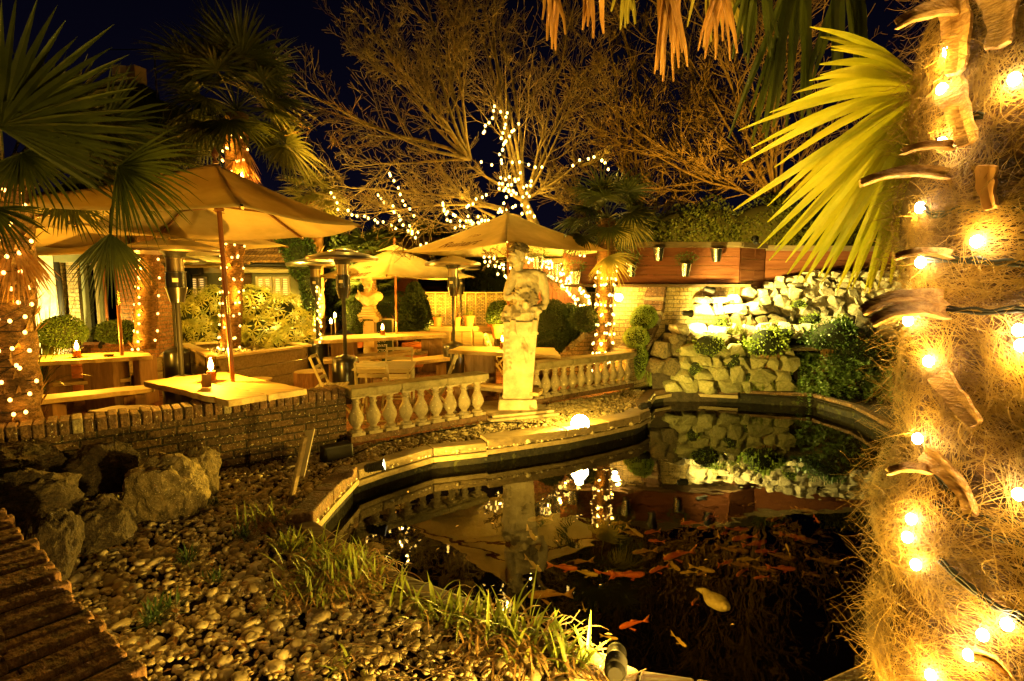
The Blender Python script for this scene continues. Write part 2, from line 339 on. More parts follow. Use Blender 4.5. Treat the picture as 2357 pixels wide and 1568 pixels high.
# ================================================================== THE SETTING
GZ = -.12; WZ = -.30
def xy(p): return (p.x, p.y)
inner = [xy(on(u, v, GZ)) for u, v in [(1473,1560),(1396,1527),(1244,1466),(1105,1402),(926,1334),(777,1246),(722,1209),(768,1156),(824,1098),(880,1079),(998,1045),(1122,1032),(1304,1007),(1400,988),(1472,972),(1497,958),(1488,930),(1508,906),(1560,897),(1700,904),(1870,913),(1960,938),(2050,985)]]
inner += [(4.9,5.2), (4.4,4.0), (2.9,3.2), (2.02,2.75), (1.6,2.3), (1.2,2.12), (.8,2.2)]
def tess(loops):
    t = geometry.tessellate_polygon([[Vector((x,y,0)) for x,y in lp] for lp in loops])
    flat = [p for lp in loops for p in lp]; return flat, t
def sheet(name, loops, z, m):
    b = MB(); flat, t = tess(loops); b.add([(x,y,z) for x,y in flat], t); o = b.build(name, m)
    bm = bmesh.new(); bm.from_mesh(o.data); bmesh.ops.recalc_face_normals(bm, faces=bm.faces)
    if bm.faces and sum(f.normal.z for f in bm.faces) < 0: bmesh.ops.reverse_faces(bm, faces=bm.faces)
    bm.to_mesh(o.data); bm.free(); return struct(o)
sheet('ground', [[(-160,-60),(160,-60),(160,300),(-160,300)], inner], PZ-.012, M['soil'])
def offs(poly, d):
    n = len(poly); out = []
    ar = sum(poly[i][0]*poly[(i+1)%n][1]-poly[(i+1)%n][0]*poly[i][1] for i in range(n)); sg = 1 if ar > 0 else -1
    for i in range(n):
        a, b, c = Vector(poly[i-1]), Vector(poly[i]), Vector(poly[(i+1)%n]); e1 = (b-a).normalized(); e2 = (c-b).normalized()
        n1 = Vector((e1.y,-e1.x))*sg; n2 = Vector((e2.y,-e2.x))*sg; m = (n1+n2); m.normalize(); k = d/max(.5, m.dot(n1)); out.append(tuple(b+m*k))
    return out
wl = offs(inner, .06)
sheet('water', [wl], WZ, M['water'])
b = MB(); flat, t = tess([wl]); b.add([(x,y,-1.15) for x,y in flat], t); struct(b.build('pond_floor', mat('pond_murk_black', (.0012,.001,.0005), 1, (.003,.0025,.001), 3, spec=0)))  # near-black floor colour stands in for light lost in murky water
b = MB(); n_ = len(wl); b.add([(x,y,-1.15) for x,y in wl]+[(x,y,GZ-.028) for x,y in wl], [(i,(i+1)%n_,n_+(i+1)%n_,n_+i) for i in range(n_)])
struct(b.build('pond_bed', M['liner']))

# patio slab: brick pavers, edge under the balustrade
front = [(-9.5,-1.0),(-5.9,2.48),(-3.84,4.12),(-1.78,5.80),(-.38,6.84),(.34,7.80),(2.1,9.15),(2.15,10.3)]
pat = front+[(2.15,26),(-26,26),(-26,-1)]
b = MB(); flat, t = tess([pat]); b.add([(x,y,PZ) for x,y in flat], t); n_ = len(pat)
b.add([(x,y,PZ) for x,y in pat]+[(x,y,PZ-.02) for x,y in pat], [(i,(i+1)%n_,n_+(i+1)%n_,n_+i) for i in range(n_)])
struct(b.build('patio', M['patio']))

# pond edging: sleepers, capping stones and a pale batten under them
edg = empty('pond_edging', (0,0,0), label='timber and brick edging running round the dark fish pond', cat='pond edging')
def seg_run(idx, w, h, m, name, z1=None, batten=True, chop=None, out=0.0):
    pts = [Vector((*inner[i], 0)) for i in idx]; ar = offs(inner, w+out); ao = [Vector((*ar[i],0)) for i in idx]
    ai = offs(inner, out); pi_ = [Vector((*ai[i],0)) for i in idx]
    z1 = z1 if z1 is not None else GZ+.06
    for k in range(len(idx)-1):
        b = MB(); g = .004
        a0, a1, c0, c1 = pi_[k], pi_[k+1], ao[k], ao[k+1]; e = (a1-a0).normalized()*g
        q = [a0+e, a1-e, c1-e, c0+e]
        if ((q[1]-q[0]).cross(q[2]-q[1])).z < 0: q = q[::-1]
        b.prism([xy(p) for p in q], z1-h, z1); b.build(name, m, edg, bevel=.012)
        if batten:
            b = MB(); d = (a1-a0); nrm = (c0-a0).normalized(); s = a0+nrm*.008; t_ = a1+nrm*.008
            b.bar((s.x,s.y,z1-h-.035), (t_.x,t_.y,z1-h-.035), .03, .05); b.build('batten', M['batten'], edg)
near = [27+2, 0,1,2,3,4,5,6]
seg_run([29,0,1,2,3,4,5,6], .13, .09, M['timber_dk'], 'sleeper', GZ+.04)
seg_run([6,7,8], .17, .11, M['cap'], 'edging_block', GZ+.10)
seg_run([8,9,10,11], .17, .09, M['timber'], 'sleeper', GZ+.06)
seg_run([11,12,13,14,15], .26, .10, M['timber'], 'sleeper', GZ+.09)
seg_run([15,16,17,18,19], .15, .08, M['timber_dk'], 'sleeper', GZ+.04)
seg_run([19,20,21,22,23,24,25,26,27,28,29], .12, .05, M['cap'], 'sleeper', GZ+.04, batten=False)

# pebble bed -------------------------------------------------------
bed = [inner[i] for i in (15,14,13,12,11,10,9,8,7,6,5,4,3,2,1,0,29)]+[(.9,1.3),(.3,.5),(-.6,.9),(-1.45,1.75),(-2.4,2.45),(-3.2,3.3),(-3.84,4.1),(-1.78,5.72),(-.38,6.78),(.34,7.72),(2.1,9.05),(2.5,8.4),(2.3,7.2)]
def inside(px, py, poly):
    r = np.zeros(len(px), bool); n = len(poly)
    for i in range(n):
        x1,y1 = poly[i]; x2,y2 = poly[i-1]
        c = ((y1 > py) != (y2 > py)) & (px < (x2-x1)*(py-y1)/(y2-y1+1e-12)+x1); r ^= c
    return r
def pebbles(name, poly, n, smin, smax, m, z=GZ, holes=()):
    P = np.array(poly); lo = P.min(0); hi = P.max(0)
    px = rng.uniform(lo[0], hi[0], n*4); py = rng.uniform(lo[1], hi[1], n*4)
    k = inside(px, py, poly)
    for h in holes: k &= ~inside(px, py, h)
    px = px[k][:n]; py = py[k][:n]; n = len(px)
    v = np.array(ICO[2][0] if False else ICO[1][0]); v2, f2 = np.array(ICO[2][0]), np.array(ICO[2][1])
    near = py < 3.4
    out = []
    for sel, (vv, ff), nm in ((near, (v2, f2), 'a'), (~near, (np.array(ICO[1][0]), np.array(ICO[1][1])), 'b')):
        c = np.stack([px[sel], py[sel]], 1); q = len(c)
        if q == 0: continue
        s = np.clip(smin*.92*np.exp(rng.gamma(2.0,.24,q)), smin*.9, smax*1.5)
        sc = np.stack([s*rng.uniform(.8,1.25,q), s*rng.uniform(.7,1.0,q), s*rng.uniform(.45,.7,q)], 1)
        a = rng.uniform(0, 2*PI, q); tl = rng.normal(0, .25, q); ca, sa = np.cos(a), np.sin(a); ct, st = np.cos(tl), np.sin(tl)
        V = vv[None]*sc[:,None,:]
        lump = 1+.12*np.sin(vv[None,:,0]*3+rng.uniform(0,6,q)[:,None])+.1*np.sin(vv[None,:,1]*3.3+rng.uniform(0,6,q)[:,None]); V = V*lump[:,:,None]
        x, y, zz = V[...,0], V[...,1], V[...,2]
        y, zz = y*ct[:,None]-zz*st[:,None], y*st[:,None]+zz*ct[:,None]
        X = x*ca[:,None]-y*sa[:,None]+c[:,0:1]; Y = x*sa[:,None]+y*ca[:,None]+c[:,1:2]
        Z = zz+(z+rng.uniform(-.012,.014,q))[:,None]
        V = np.stack([X,Y,Z], 2).reshape(-1,3); F_ = (ff[None]+(np.arange(q)*len(vv))[:,None,None]).reshape(-1,3)
        out.append((V, F_))
    V = np.concatenate([o[0] for o in out]); F_ = np.concatenate([out[0][1]]+([out[1][1]+len(out[0][0])] if len(out) > 1 else []))
    return np_mesh(name, V, F_, m, smooth=True)
near_bed = [p for p in bed]
g1 = [(-2.6,.9),(1.0,.9),(1.0,2.6),(.2,2.9),(-.9,3.9),(-1.9,3.9),(-3.3,3.4)]
holes = [inner]
o = pebbles('pebbles', near_bed, 24000, .0104, .030, M['pebble'], holes=holes)
tag(o, 'loose bed of cream pebbles between the brick wall and the pond', 'pebbles', kind='stuff')
def pebmat():
    m = M['pebble']; n = m.node_tree.nodes; l = m.node_tree.links; b = n['Principled BSDF']
    g = n.new('ShaderNodeNewGeometry'); r = n.new('ShaderNodeValToRGB'); e = r.color_ramp.elements
    e[0].color = (.15,.11,.05,1); e[1].color = (.78,.66,.40,1); x = r.color_ramp.elements.new(.4); x.color = (.50,.38,.19,1)
    l.new(g.outputs['Random Per Island'], r.inputs[0])
    old = b.inputs['Base Color'].links[0].from_socket; mx = n.new('ShaderNodeMix'); mx.data_type = 'RGBA'; mx.inputs[0].default_value = .65
    l.new(old, mx.inputs[6]); l.new(r.outputs[0], mx.inputs[7]); l.new(mx.outputs[2], b.inputs['Base Color'])
pebmat()

# ------------------------------------------------------------------ walls
def wall_frame(a, c):
    a = Vector((*a,0)); c = Vector((*c,0)); d = c-a; return a, d.length, math.atan2(d.y, d.x)
def capped_wall(name, a, c, z0, z1, th, m, label, cat='wall', capm=None, bw=.078, ch=.11, over=.015, rows=1):
    p, L, rz = wall_frame(a, c); t = empty(name, (p.x,p.y,z0), rz, label, cat); jr = .03 if rows > 1 else .01
    b = MB(); b.box((L/2, th/2, (z1-ch-z0)/2), (L, th, z1-ch-z0)); b.build('brickwork', m, t)
    if capm:
        b = MB(); k = int(L/bw)
        for i in range(k):
            b.mi = random.choices(range(len(capm)), [7,1][:len(capm)] if len(capm) == 2 else [1]*len(capm))[0]
            w = L/k; hz = ch+random.uniform(-.008,.01)
            for r_ in range(rows):
                b.box(((i+.5)*w+(rows-1)*.012*math.sin(i*2.3), th*(r_+.5)/rows+random.uniform(-jr,jr)*.5, z1-z0-ch+hz/2+.001+random.uniform(-.008,.008)*(rows-1)), (w-.009+random.uniform(-.006,.004)*rows, th/rows+(over*2 if rows == 1 else -.004)+random.uniform(-jr,jr), hz+random.uniform(-.01,.01)*(rows-1)), rz=random.uniform(-.03,.03)*rows)
        b.build('coping', capm, t, bevel=.009)
        b = MB(); b.box((L/2, th/2, z1-z0-ch/2-.006), (L, th-.02, ch-.025)); b.build('mortar_bed', M['soil'], t)
    return t
capped_wall('brick_wall', (-5.9,2.42), (-1.78,5.69), -.3, .54, .23, M['wallbrick'], 'low lichen-spotted old brick wall with a brick-on-edge coping behind the boulders', capm=[M['cap'], M['cap_pale']])
t = capped_wall('brick_wall', (-.62,1.19), (-3.5,3.38), -.3, .42, .50, M['wallbrick'], 'brick wall top crossing the near bottom corner of the pebble bed', capm=[M['cap_near']], bw=.072, rows=2)

# swept wing walls and the brick wall under the red fence
def swept_wall(name, a, c, prof, th, m, label, capm):
    p, L, rz = wall_frame(a, c); t = empty(name, (p.x,p.y,-.2), rz, label, 'wall')
    n = len(prof); b = MB()
    vs = [(x*L, 0, z+.2) for x, z in prof]+[(x*L, 0, 0) for x, z in prof]+[(x*L, th, z+.2) for x, z in prof]+[(x*L, th, 0) for x, z in prof]
    fs = []
    for i in range(n-1): fs += [(n+i,n+i+1,i+1,i),(3*n+i+1,3*n+i,2*n+i,2*n+i+1),(i,i+1,2*n+i+1,2*n+i)]
    fs += [(0,2*n,3*n,n),(n-1,2*n-1,4*n-1,3*n-1)]
    b.add(vs, fs); b.build('brickwork', m, t)
    b = MB(); acc = 0; last = None
    pts = [Vector((x*L, th/2, z+.2)) for x, z in prof]; dense = []
    tot = 0; nxt = .04
    for i in range(n-1):
        sl = (pts[i+1]-pts[i]).length
        while nxt <= tot+sl: dense.append((pts[i].lerp(pts[i+1], (nxt-tot)/sl), (pts[i+1]-pts[i]).normalized())); nxt += .074
        tot += sl
    for q, d in dense:
        ang = math.atan2(d.z, d.x); T = Matrix.Translation(q) @ Matrix.Rotation(-ang, 4, 'Y')
        b.mi = random.choices(range(len(capm)), [5,2][:len(capm)])[0]
        b.box((0,0,.045), (.068, th+.05, .1+random.uniform(-.008,.008)), M=T)
    b.build('coping', capm, t, bevel=.008); return t
def sweep(x0, z0, x1, z1, n=12, p=2.4): return [(x0+(x1-x0)*i/n, z0+(z1-z0)*(1-(1-(i/n)**p)**(1/p))) for i in range(n+1)]
swept_wall('wing_wall', (1.98,8.98), (2.85,10.05), sweep(0,.46,1,1.60,16,2.0), .34, M['ybrick'], 'curved brick wall sweeping up from the balustrade to the red fence', [M['cap'], M['cap_pale']])
swept_wall('wing_wall', (.75,9.55), (1.75,9.75), [(0,.42)]+[(x,z) for x,z in sweep(.12,.44,1,1.5,10,1.5)], .24, M['dbrick'], 'brick wing wall rising behind the light-wrapped palm trunk', [M['cap_pale'], M['cap']])
t = empty('brick_wall', (1.7,10.2,-.2), 0, 'yellow stock brick wall below the red fence, lit by a wall lamp', 'wall')
b = MB(); b.box((1.45,.12,.85), (2.9,.24,1.72)); b.build('brickwork', M['ybrick'], t)
b = MB()
for i in range(38): b.box((i*.076+.04,.1,1.76), (.068,.25,.1+random.uniform(-.006,.006)))
b.build('coping', M['ybrick'], t, bevel=.006)

# balustrades --------------------------------------------------------
prof = [(.055,.0),(.055,.02),(.03,.035),(.03,.05),(.052,.085),(.066,.13),(.066,.165),(.056,.2),(.036,.25),(.027,.29),(.027,.305),(.037,.312),(.037,.325),(.028,.332),(.03,.355),(.045,.37),(.045,.38)]
def balustrade(a, c, n, label, z0=.0, m=M['baluster'], zoff=0):
    p, L, rz = wall_frame(a, c); t = empty('balustrade', (p.x,p.y,-.065), rz, label, 'balustrade', 'stone balustrades beside the pond')
    b = MB(); b.box((L/2,0,.035), (L,.17,.07)); b.build('plinth', M['cap'], t, bevel=.01)
    b = MB(); k = 3
    for i in range(k): b.box(((i+.5)*L/k,0,.565), (L/k-.006,.26,.075))
    for i in range(k): b.box(((i+.5)*L/k,0,.515), (L/k-.02,.2,.03))
    b.build('rail', M['rail'], t, bevel=.014)
    me = None
    for i in range(n):
        x = L*(i+.5)/n
        if me is None:
            b = MB(); b.lathe([(r_*1.22,z) for r_,z in prof], (0,0,.105), 20); b.box((0,0,.088), (.155,.155,.036)); b.box((0,0,.4925), (.15,.15,.016)); o = b.build('baluster', m, t, auto=True, smooth=True); me = o
            o.location = (x,0,0)
        else:
            o = me.copy(); COL.objects.link(o); o.parent = t; o.location = (x,0,0); o.rotation_euler = (0,0,random.choice((0,PI/2,PI))+random.uniform(-.03,.03))
    return t
balustrade((-1.78,5.72), (-.36,6.78), 9, 'stone balustrade with nine balusters left of the statue')
balustrade((.28,7.66), (2.0,9.02), 12, 'stone balustrade right of the statue, running to the swept brick wall')

# ------------------------------------------------------------------ sculpted stone (blobs fused into one surface)
def sculpt(name, blobs, vox, mat_, parent, disp=.006, dscale=.06, smooth=4):
    b = MB()
    for q in blobs:
        if q[0] == 'e': b.ell(q[1], q[2], M=(q[3] if len(q) > 3 else None))
        elif q[0] == 't': b.tube(q[1], q[2], 10)
        elif q[0] == 'b': b.box(q[1], q[2], top=(q[3] if len(q) > 3 else 1))
        elif q[0] == 'l': b.lathe(q[1], q[2], 20)
    o = b.build(name, mat_, parent, smooth=True)
    r = o.modifiers.new('fuse', 'REMESH'); r.mode = 'VOXEL'; r.voxel_size = vox; r.use_smooth_shade = True
    s = o.modifiers.new('soft', 'SMOOTH'); s.iterations = smooth; s.factor = .5
    tx = bpy.data.textures.new('chip', 'CLOUDS'); tx.noise_scale = dscale; tx.noise_depth = 3
    d = o.modifiers.new('chip', 'DISPLACE'); d.texture = tx; d.strength = disp; d.texture_coords = 'LOCAL'
    return o
ST = empty('statue', (0.0,7.05*1.043,CZ+(-.10-CZ)*1.043), 0, 'tall weathered stone figure with a lion skin on a tapering pillar between the balustrades', 'statue')
ST.scale = (1.043,)*3
def S(x, y, d=0.0):
    u = (1200+x/2.613)/1.629; v = (800+y/2.613)/1.629; return (((u-1178.5)/176.4), d, 1.62-(v-659)/176.4+.10)
def rr(a, b_): return a*.00133, b_*.00133
bl = [('e', S(1940,400,-.01), (.098,.105,.125)), ('e', S(1915,440,-.05), (.078,.075,.098)), ('e', S(1880,500,-.05), (.045,.05,.035)),
      ('t', [S(1866,425,-.10), S(1843,468,-.125), S(1858,480,-.11)], [.013,.021,.014]), ('e', S(1868,503,-.105), (.026,.018,.010)), ('e', S(1874,522,-.098), (.022,.018,.012)),
      ('t', [S(1845,408,-.085), S(1885,402,-.12), S(1925,415,-.11)], .012), ('e', S(1905,440,-.115), (.017,.012,.010)), ('e', S(1990,440,-.04), (.018,.03,.034)),
      ('t', [S(1945,480), S(1938,560), S(1960,620,.02)], [.075,.066,.1]), ('t', [S(1880,545,-.02), S(1900,600,-.03)], [.03,.05])]
hair = []
for i in range(60):                                               # curled hair and wreath
    a = random.uniform(0, 2*PI); h = random.uniform(.0, .11); r_ = math.sqrt(max(0,1-(h/.13)**2))
    hair.append(('e', (S(1945,390)[0]+math.cos(a)*.105*r_+.012, -.005+math.sin(a)*.10*r_, S(0,385)[2]+h), (.024,.024,.02)))
for i in range(8): hair.append(('e', (S(1850+i*14, 372-6*math.sin(i))[0], -.08-.01*i*(i<4), S(0,366)[2]+random.uniform(-.01,.02)), (.024,.02,.02)))
bl += [('e', S(2030,640,.0), (.19,.125,.13)), ('e', S(2030,740,-.01), (.165,.12,.2)), ('e', S(2010,860,0), (.17,.13,.16)), ('e', S(1990,980,0), (.215,.16,.13)),
       ('e', S(1965,600,-.02), (.11,.09,.05)), ('e', S(2100,585,-.01), (.12,.10,.055)),
       ('t', [S(1905,610,-.02), S(1862,700,-.04), S(1835,775,-.05), S(1828,812,-.08)], [.072,.068,.054,.05]), ('t', [S(1828,812,-.08), S(1850,830,-.12), S(1905,800,-.15)], [.05,.042,.032]),
       ('t', [S(2150,595,-.01), S(2185,690,0), S(2205,790,.0), S(2208,865,-.02)], [.08,.07,.06,.05]), ('t', [S(2208,865,-.02), S(2190,915,-.05), S(2130,925,-.09)], [.046,.042,.036]),
       ('e', S(2110,925,-.11), (.045,.035,.032))]
for i in range(5): bl.append(('t', [S(2105-i*4,912+i*8,-.12), S(2075-i*3,915+i*8,-.13), S(2060,925+i*7,-.115)], [.011,.011,.009]))
for i in range(5): bl.append(('t', [S(1905+i*2,786+i*8,-.15), S(1932,790+i*8,-.165), S(1945,800+i*7,-.15)], [.011,.011,.009]))
# lion mask with its mane
bl += [('e', S(2005,820,-.12), (.085,.06,.085)), ('e', S(2010,880,-.16), (.05,.05,.055)), ('e', S(2012,868,-.205), (.028,.018,.018)), ('t', [S(1985,905,-.17), S(2012,925,-.18), S(2042,905,-.17)], .016),
       ('e', S(1978,835,-.175), (.02,.014,.012)), ('e', S(2040,835,-.175), (.02,.014,.012)), ('e', S(1945,760,-.12), (.024,.02,.028)), ('e', S(2075,765,-.12), (.024,.02,.028))]
for i in range(30):
    a = PI*(-.15+1.3*i/29); c = S(2008,830,-.11); r0 = .07; r1 = .13+random.uniform(0,.06); w = random.uniform(-.35,.35)
    p = [(c[0]+math.cos(a+w*k/3)*(r0+(r1-r0)*k/3), c[1]-.03*math.sin(k), c[2]+math.sin(a+w*k/3)*(r0+(r1-r0)*k/3)) for k in range(4)]
    bl.append(('t', p, [.02,.019,.016,.008]))
for i in range(16):                                               # skirt of the pelt: hanging folds
    x = 1800+i*22; d = -.15+.09*((i-7.5)/8)**2
    bl.append(('t', [S(x+30*(7.5-i)/8, 905+random.uniform(-15,10), d+.03), S(x, 975, d-.02), S(x-4, 1046+random.uniform(-4,6), d-.015)], [.018,.024,.017+.006*(i%2)]))
for (x,y,r_) in [(1805,985,.05),(1845,1010,.045),(1800,1030,.04),(1880,990,.05),(2140,950,.045)]: bl.append(('e', S(x,y,-.12), (r_,.05,r_*.8)))
FIG = sculpt('figure', bl, .0075, M['stone'], ST, disp=.012, dscale=.05, smooth=2)
sculpt('hair', hair, .007, M['stone_dark'], FIG, disp=.01, dscale=.03, smooth=1)
# tapering pillar with pelt legs
zb = S(0,1804)[2]; zt = S(0,1050)[2]; cx1 = S(1962,0)[0]; cx0 = S(1935,0)[0]
b = MB(); vs = []
for z, cx, w in ((zb,cx0,.188),(zb+.03,cx0,.2),(zb+.06,cx0,.187),(zt-.01,cx1,.222),(zt,cx1,.215)):
    vs += [(cx-w,-w*.9,z),(cx+w,-w*.9,z),(cx+w,w*.9,z),(cx-w,w*.9,z)]
fs = [(3,2,1,0),(16,17,18,19)]
for i in range(4):
    for k in range(4): fs.append((i*4+k, i*4+(k+1)%4, i*4+4+(k+1)%4, i*4+4+k))
b.add(vs, fs); b.build('pillar', M['stone'], ST, bevel=.018)
bl = []
for x in (1885,2095):
    bl.append(('t', [S(x+10,1040,-.17), S(x+4,1100,-.20), S(x,1150,-.205)], [.045,.035,.04]))
    for k in range(4): bl.append(('t', [S(x-30+k*20,1150,-.21), S(x-32+k*21,1175,-.215)], [.014,.01]))
for i in range(9):
    y = 1060+i*48; bl.append(('t', [S(1800+random.uniform(-8,20),y,-.14), S(1840+random.uniform(-10,30),y+60,-.19), S(1800+random.uniform(-10,10),y+120,-.15)], [.03,.035,.022]))
for i in range(5): bl.append(('t', [S(1990+i*9,1200+i*20,-.195), S(1996+i*8,1300+i*22,-.197), S(2000+i*5,1370+i*24,-.195)], [.012,.012,.006]))
for i in range(7):                                                # long folds running down the shaft
    x0_ = 1815+i*16; ye = 1480-40*abs(i-2)+random.uniform(-40,60)
    bl.append(('t', [S(x0_,1060,-.175), S(x0_+8+6*math.sin(i),1180,-.185), S(x0_-4+5*math.cos(i*2),1330,-.18), S(x0_+4,ye,-.168)], [.014,.022,.018,.007]))
for i in range(4): bl.append(('t', [S(2050+i*18,1060,-.18), S(2046+i*16,1150,-.19), S(2052+i*13,1290+30*i,-.178)], [.016,.020,.007]))
sculpt('lion_pelt', bl, .0085, M['stone'], ST, disp=.01, dscale=.05, smooth=3)
b = MB(); b.box((cx0-.0,0,zb-.075), (.52,.5,.15), top=.93); b.build('base_block', M['stone'], ST, rz if False else None, bevel=.02)
b = MB(); T = Matrix.Rotation(R(22),4,'Z'); b.box((0,0,-.02), (1.02,1.02,.17), M=T); b.box((0,0,.085), (.94,.94,.04), M=T); b.box((0,0,.122), (.84,.84,.035), M=T); b.build('plinth', M['stone'], ST, bevel=.012)

# bust on an ionic pedestal
BU = empty('bust', (-2.62*1.2,9.9*1.2,CZ-CZ*1.2), 0, 'pale classical bust in a draped cloak on an ionic pedestal', 'bust')
BU.scale = (1.2,)*3
def B(x, y, d=0.0):
    u = (700+x/2.613)/1.629; v = (800+y/2.613)/1.629; return (((u-1178.5)/125.7)+2.62, d, 1.62-(v-659)/125.7)
k = 1/2.613/1.629/125.7
bl = [('e', B(1775,672,.0), (.095,.105,.12)), ('e', B(1795,700,-.05), (.07,.06,.085)), ('t', [B(1812,690,-.10), B(1822,712,-.115), B(1812,716,-.10)], [.01,.018,.012]),
      ('e', B(1812,730,-.09), (.03,.02,.012)), ('e', B(1800,748,-.06), (.035,.035,.025)), ('t', [B(1780,740), B(1782,800)], [.07,.08]), ('e', B(1800,672,-.105), (.04,.015,.01)),
      ('e', B(1790,815), (.2,.13,.09)), ('e', B(1720,820), (.12,.12,.1)), ('e', B(1865,815), (.12,.12,.1)), ('e', B(1790,870), (.17,.12,.08)), ('e', B(1795,895), (.09,.09,.05))]
for i in range(40):
    a = random.uniform(0,2*PI); h = random.uniform(-.02,.11); r_ = math.sqrt(max(0,1-(h/.125)**2)); c = B(1770,665)
    if math.sin(a) < -.5 and h < .05: continue
    bl.append(('e', (c[0]+math.cos(a)*.095*r_, .01+math.sin(a)*.1*r_, c[2]+h), (.024,.024,.022)))
for i in range(9):
    o_ = i*15; bl.append(('t', [B(1690+o_*.2,750+o_*.9,-.07), B(1740+o_*.3,800+o_*.75,-.14), B(1800,820+o_*.62,-.15), B(1890-o_*.4,775+o_*.9,-.10)], [.012,.014,.014,.012]))
sculpt('figure', bl, .009, M['bust'], BU, disp=.006, dscale=.05, smooth=2)
b = MB(); z_ = lambda y: B(0,y)[2]; cxb = B(1790,0)[0]
b.lathe([(.07,z_(915)),(.11,z_(908)),(.12,z_(900)),(.08,z_(893))][::-1], (cxb,0,0), 24)
for y0, y1, w in ((940,912,.21),(968,942,.24),(985,970,.30),(1008,987,.34)): b.box((cxb,0,(z_(y0)+z_(y1))/2), (w,w,abs(z_(y0)-z_(y1))))
b.build('abacus', M['bust'], BU, bevel=.006)
b = MB()
for sx_ in (-1,1):
    for r_ in (.056,.036,.018):
        vs_ = [(r_,-.13-(.056-r_)*.3),(r_,.13)]
        b.lathe([(r_,-.13-(.056-r_)*.35),(r_,.13+(.056-r_)*.35)], (0,0,0), 20, M=Matrix.Translation((cxb+sx_*.15,0,z_(1035))) @ Matrix.Rotation(PI/2,4,'X'))
b.box((cxb,0,z_(1022)), (.3,.24,.04)); b.build('capital', M['bust'], BU, auto=True)
b = MB(); b.box((cxb,0,z_(1050)/2+.13), (.21,.21,z_(1050)-.26), top=.95); b.box((cxb,0,.20), (.34,.34,.12)); b.build('pedestal', M['bust'], BU, bevel=.008)
# ================================================================== PATIO HEATERS
def make_heater():
    t = empty('patio_heater'); 
    b = MB(); b.lathe([(.15,0),(.155,.01),(.155,.56),(.15,.575),(.148,.6)], seg=28); b.build('tank', M['black'], t, smooth=True, auto=True)
    b = MB(); b.lathe([(.155,.6),(.15,.63),(.115,.665),(.05,.69),(.026,.70)], seg=28); b.build('tank_lid', M['black'], t, smooth=True, auto=True)
    b = MB(); b.lathe([(.022,.68),(.022,1.65)], seg=16); b.build('pole', M['blackm'], t, smooth=True, auto=True)
    b = MB(); b.lathe([(.05,1.630),(.055,1.630),(.085,1.750),(.088,1.755),(.088,1.760)], seg=20); b.build('burner_cone', M['black'], t, smooth=True, auto=True)
    b = MB(); b.lathe([(.08,1.760),(.08,1.885),(.088,1.888),(.088,1.895)], seg=20)
    bd = b.build('burner_body', M['black'], t, smooth=True, auto=True)
    b = MB(); b.box((.0,-.0815,1.820), (.045,.004,.034)); b.build('warning_label', M['stone_pale'], bd)
    b = MB(); b.lathe([(.07,1.895),(.07,2.000),(.078,2.002),(.078,2.010)], seg=20); b.build('burner_screen', M['steel_dk'], t, smooth=True, auto=True)
    b = MB(); b.lathe([(.078,2.010),(.09,2.045),(.13,2.070)], seg=24, cap=False); b.build('collar', M['blackm'], t, smooth=True)
    b = MB(); b.lathe([(.12,2.070),(.30,2.055),(.392,2.050),(.405,2.065),(.405,2.090),(.398,2.105),(.385,2.110),(.30,2.140),(.20,2.170),(.17,2.180),(.165,2.190),(.10,2.212),(.03,2.225),(.0,2.226)], seg=48, cap=False)
    b.build('reflector', M['steel'], t, smooth=True, auto=True)
    b = MB()
    for a in (0.4,2.5,4.6): b.tube([(.17*math.cos(a),.17*math.sin(a),2.170),(.17*math.cos(a),.17*math.sin(a),2.205)], .008, 8)
    b.build('wing_nut', M['brass'], t)
    return t
H0 = make_heater()
for ch in H0.children_recursive:                                    # long burner neck below the reflector
    if ch.type == 'MESH' and ch.name.split('.')[0] in ('burner_cone','burner_body','warning_label','burner_screen','collar','pole'):
        for v in ch.data.vertices:
            if v.co.z > 1.2: v.co.z = 2.05-(2.05-v.co.z)*1.28
for i, (u, Y, lab_) in enumerate([(405.7,4.85,'nearest patio heater, standing left behind the slab table with the candle'),(397,7.1,'patio heater half hidden behind the nearest heater'),(790,6.3,'patio heater in the middle with its dark base beside the folding chairs'),
     (727,8.0,'patio heater rising in front of the lit leafy bush and window'),(1043,7.85,'patio heater just left of the stone statue'),(1060,11.2,'far patio heater peeping from behind the heater by the statue')]):
    Y = min(Y*1.3, 12.5); p = at(u, 659, Y); o = H0 if i == 0 else dup(H0); o.scale = (1.3 if i < 5 else 1.12,)*2+(1.048,)
    o.location = (p.x, p.y, PZ); o.rotation_euler = (0,0,random.uniform(-.5,.5)); tag(o, lab_, 'patio heater', 'patio heaters on the terrace')

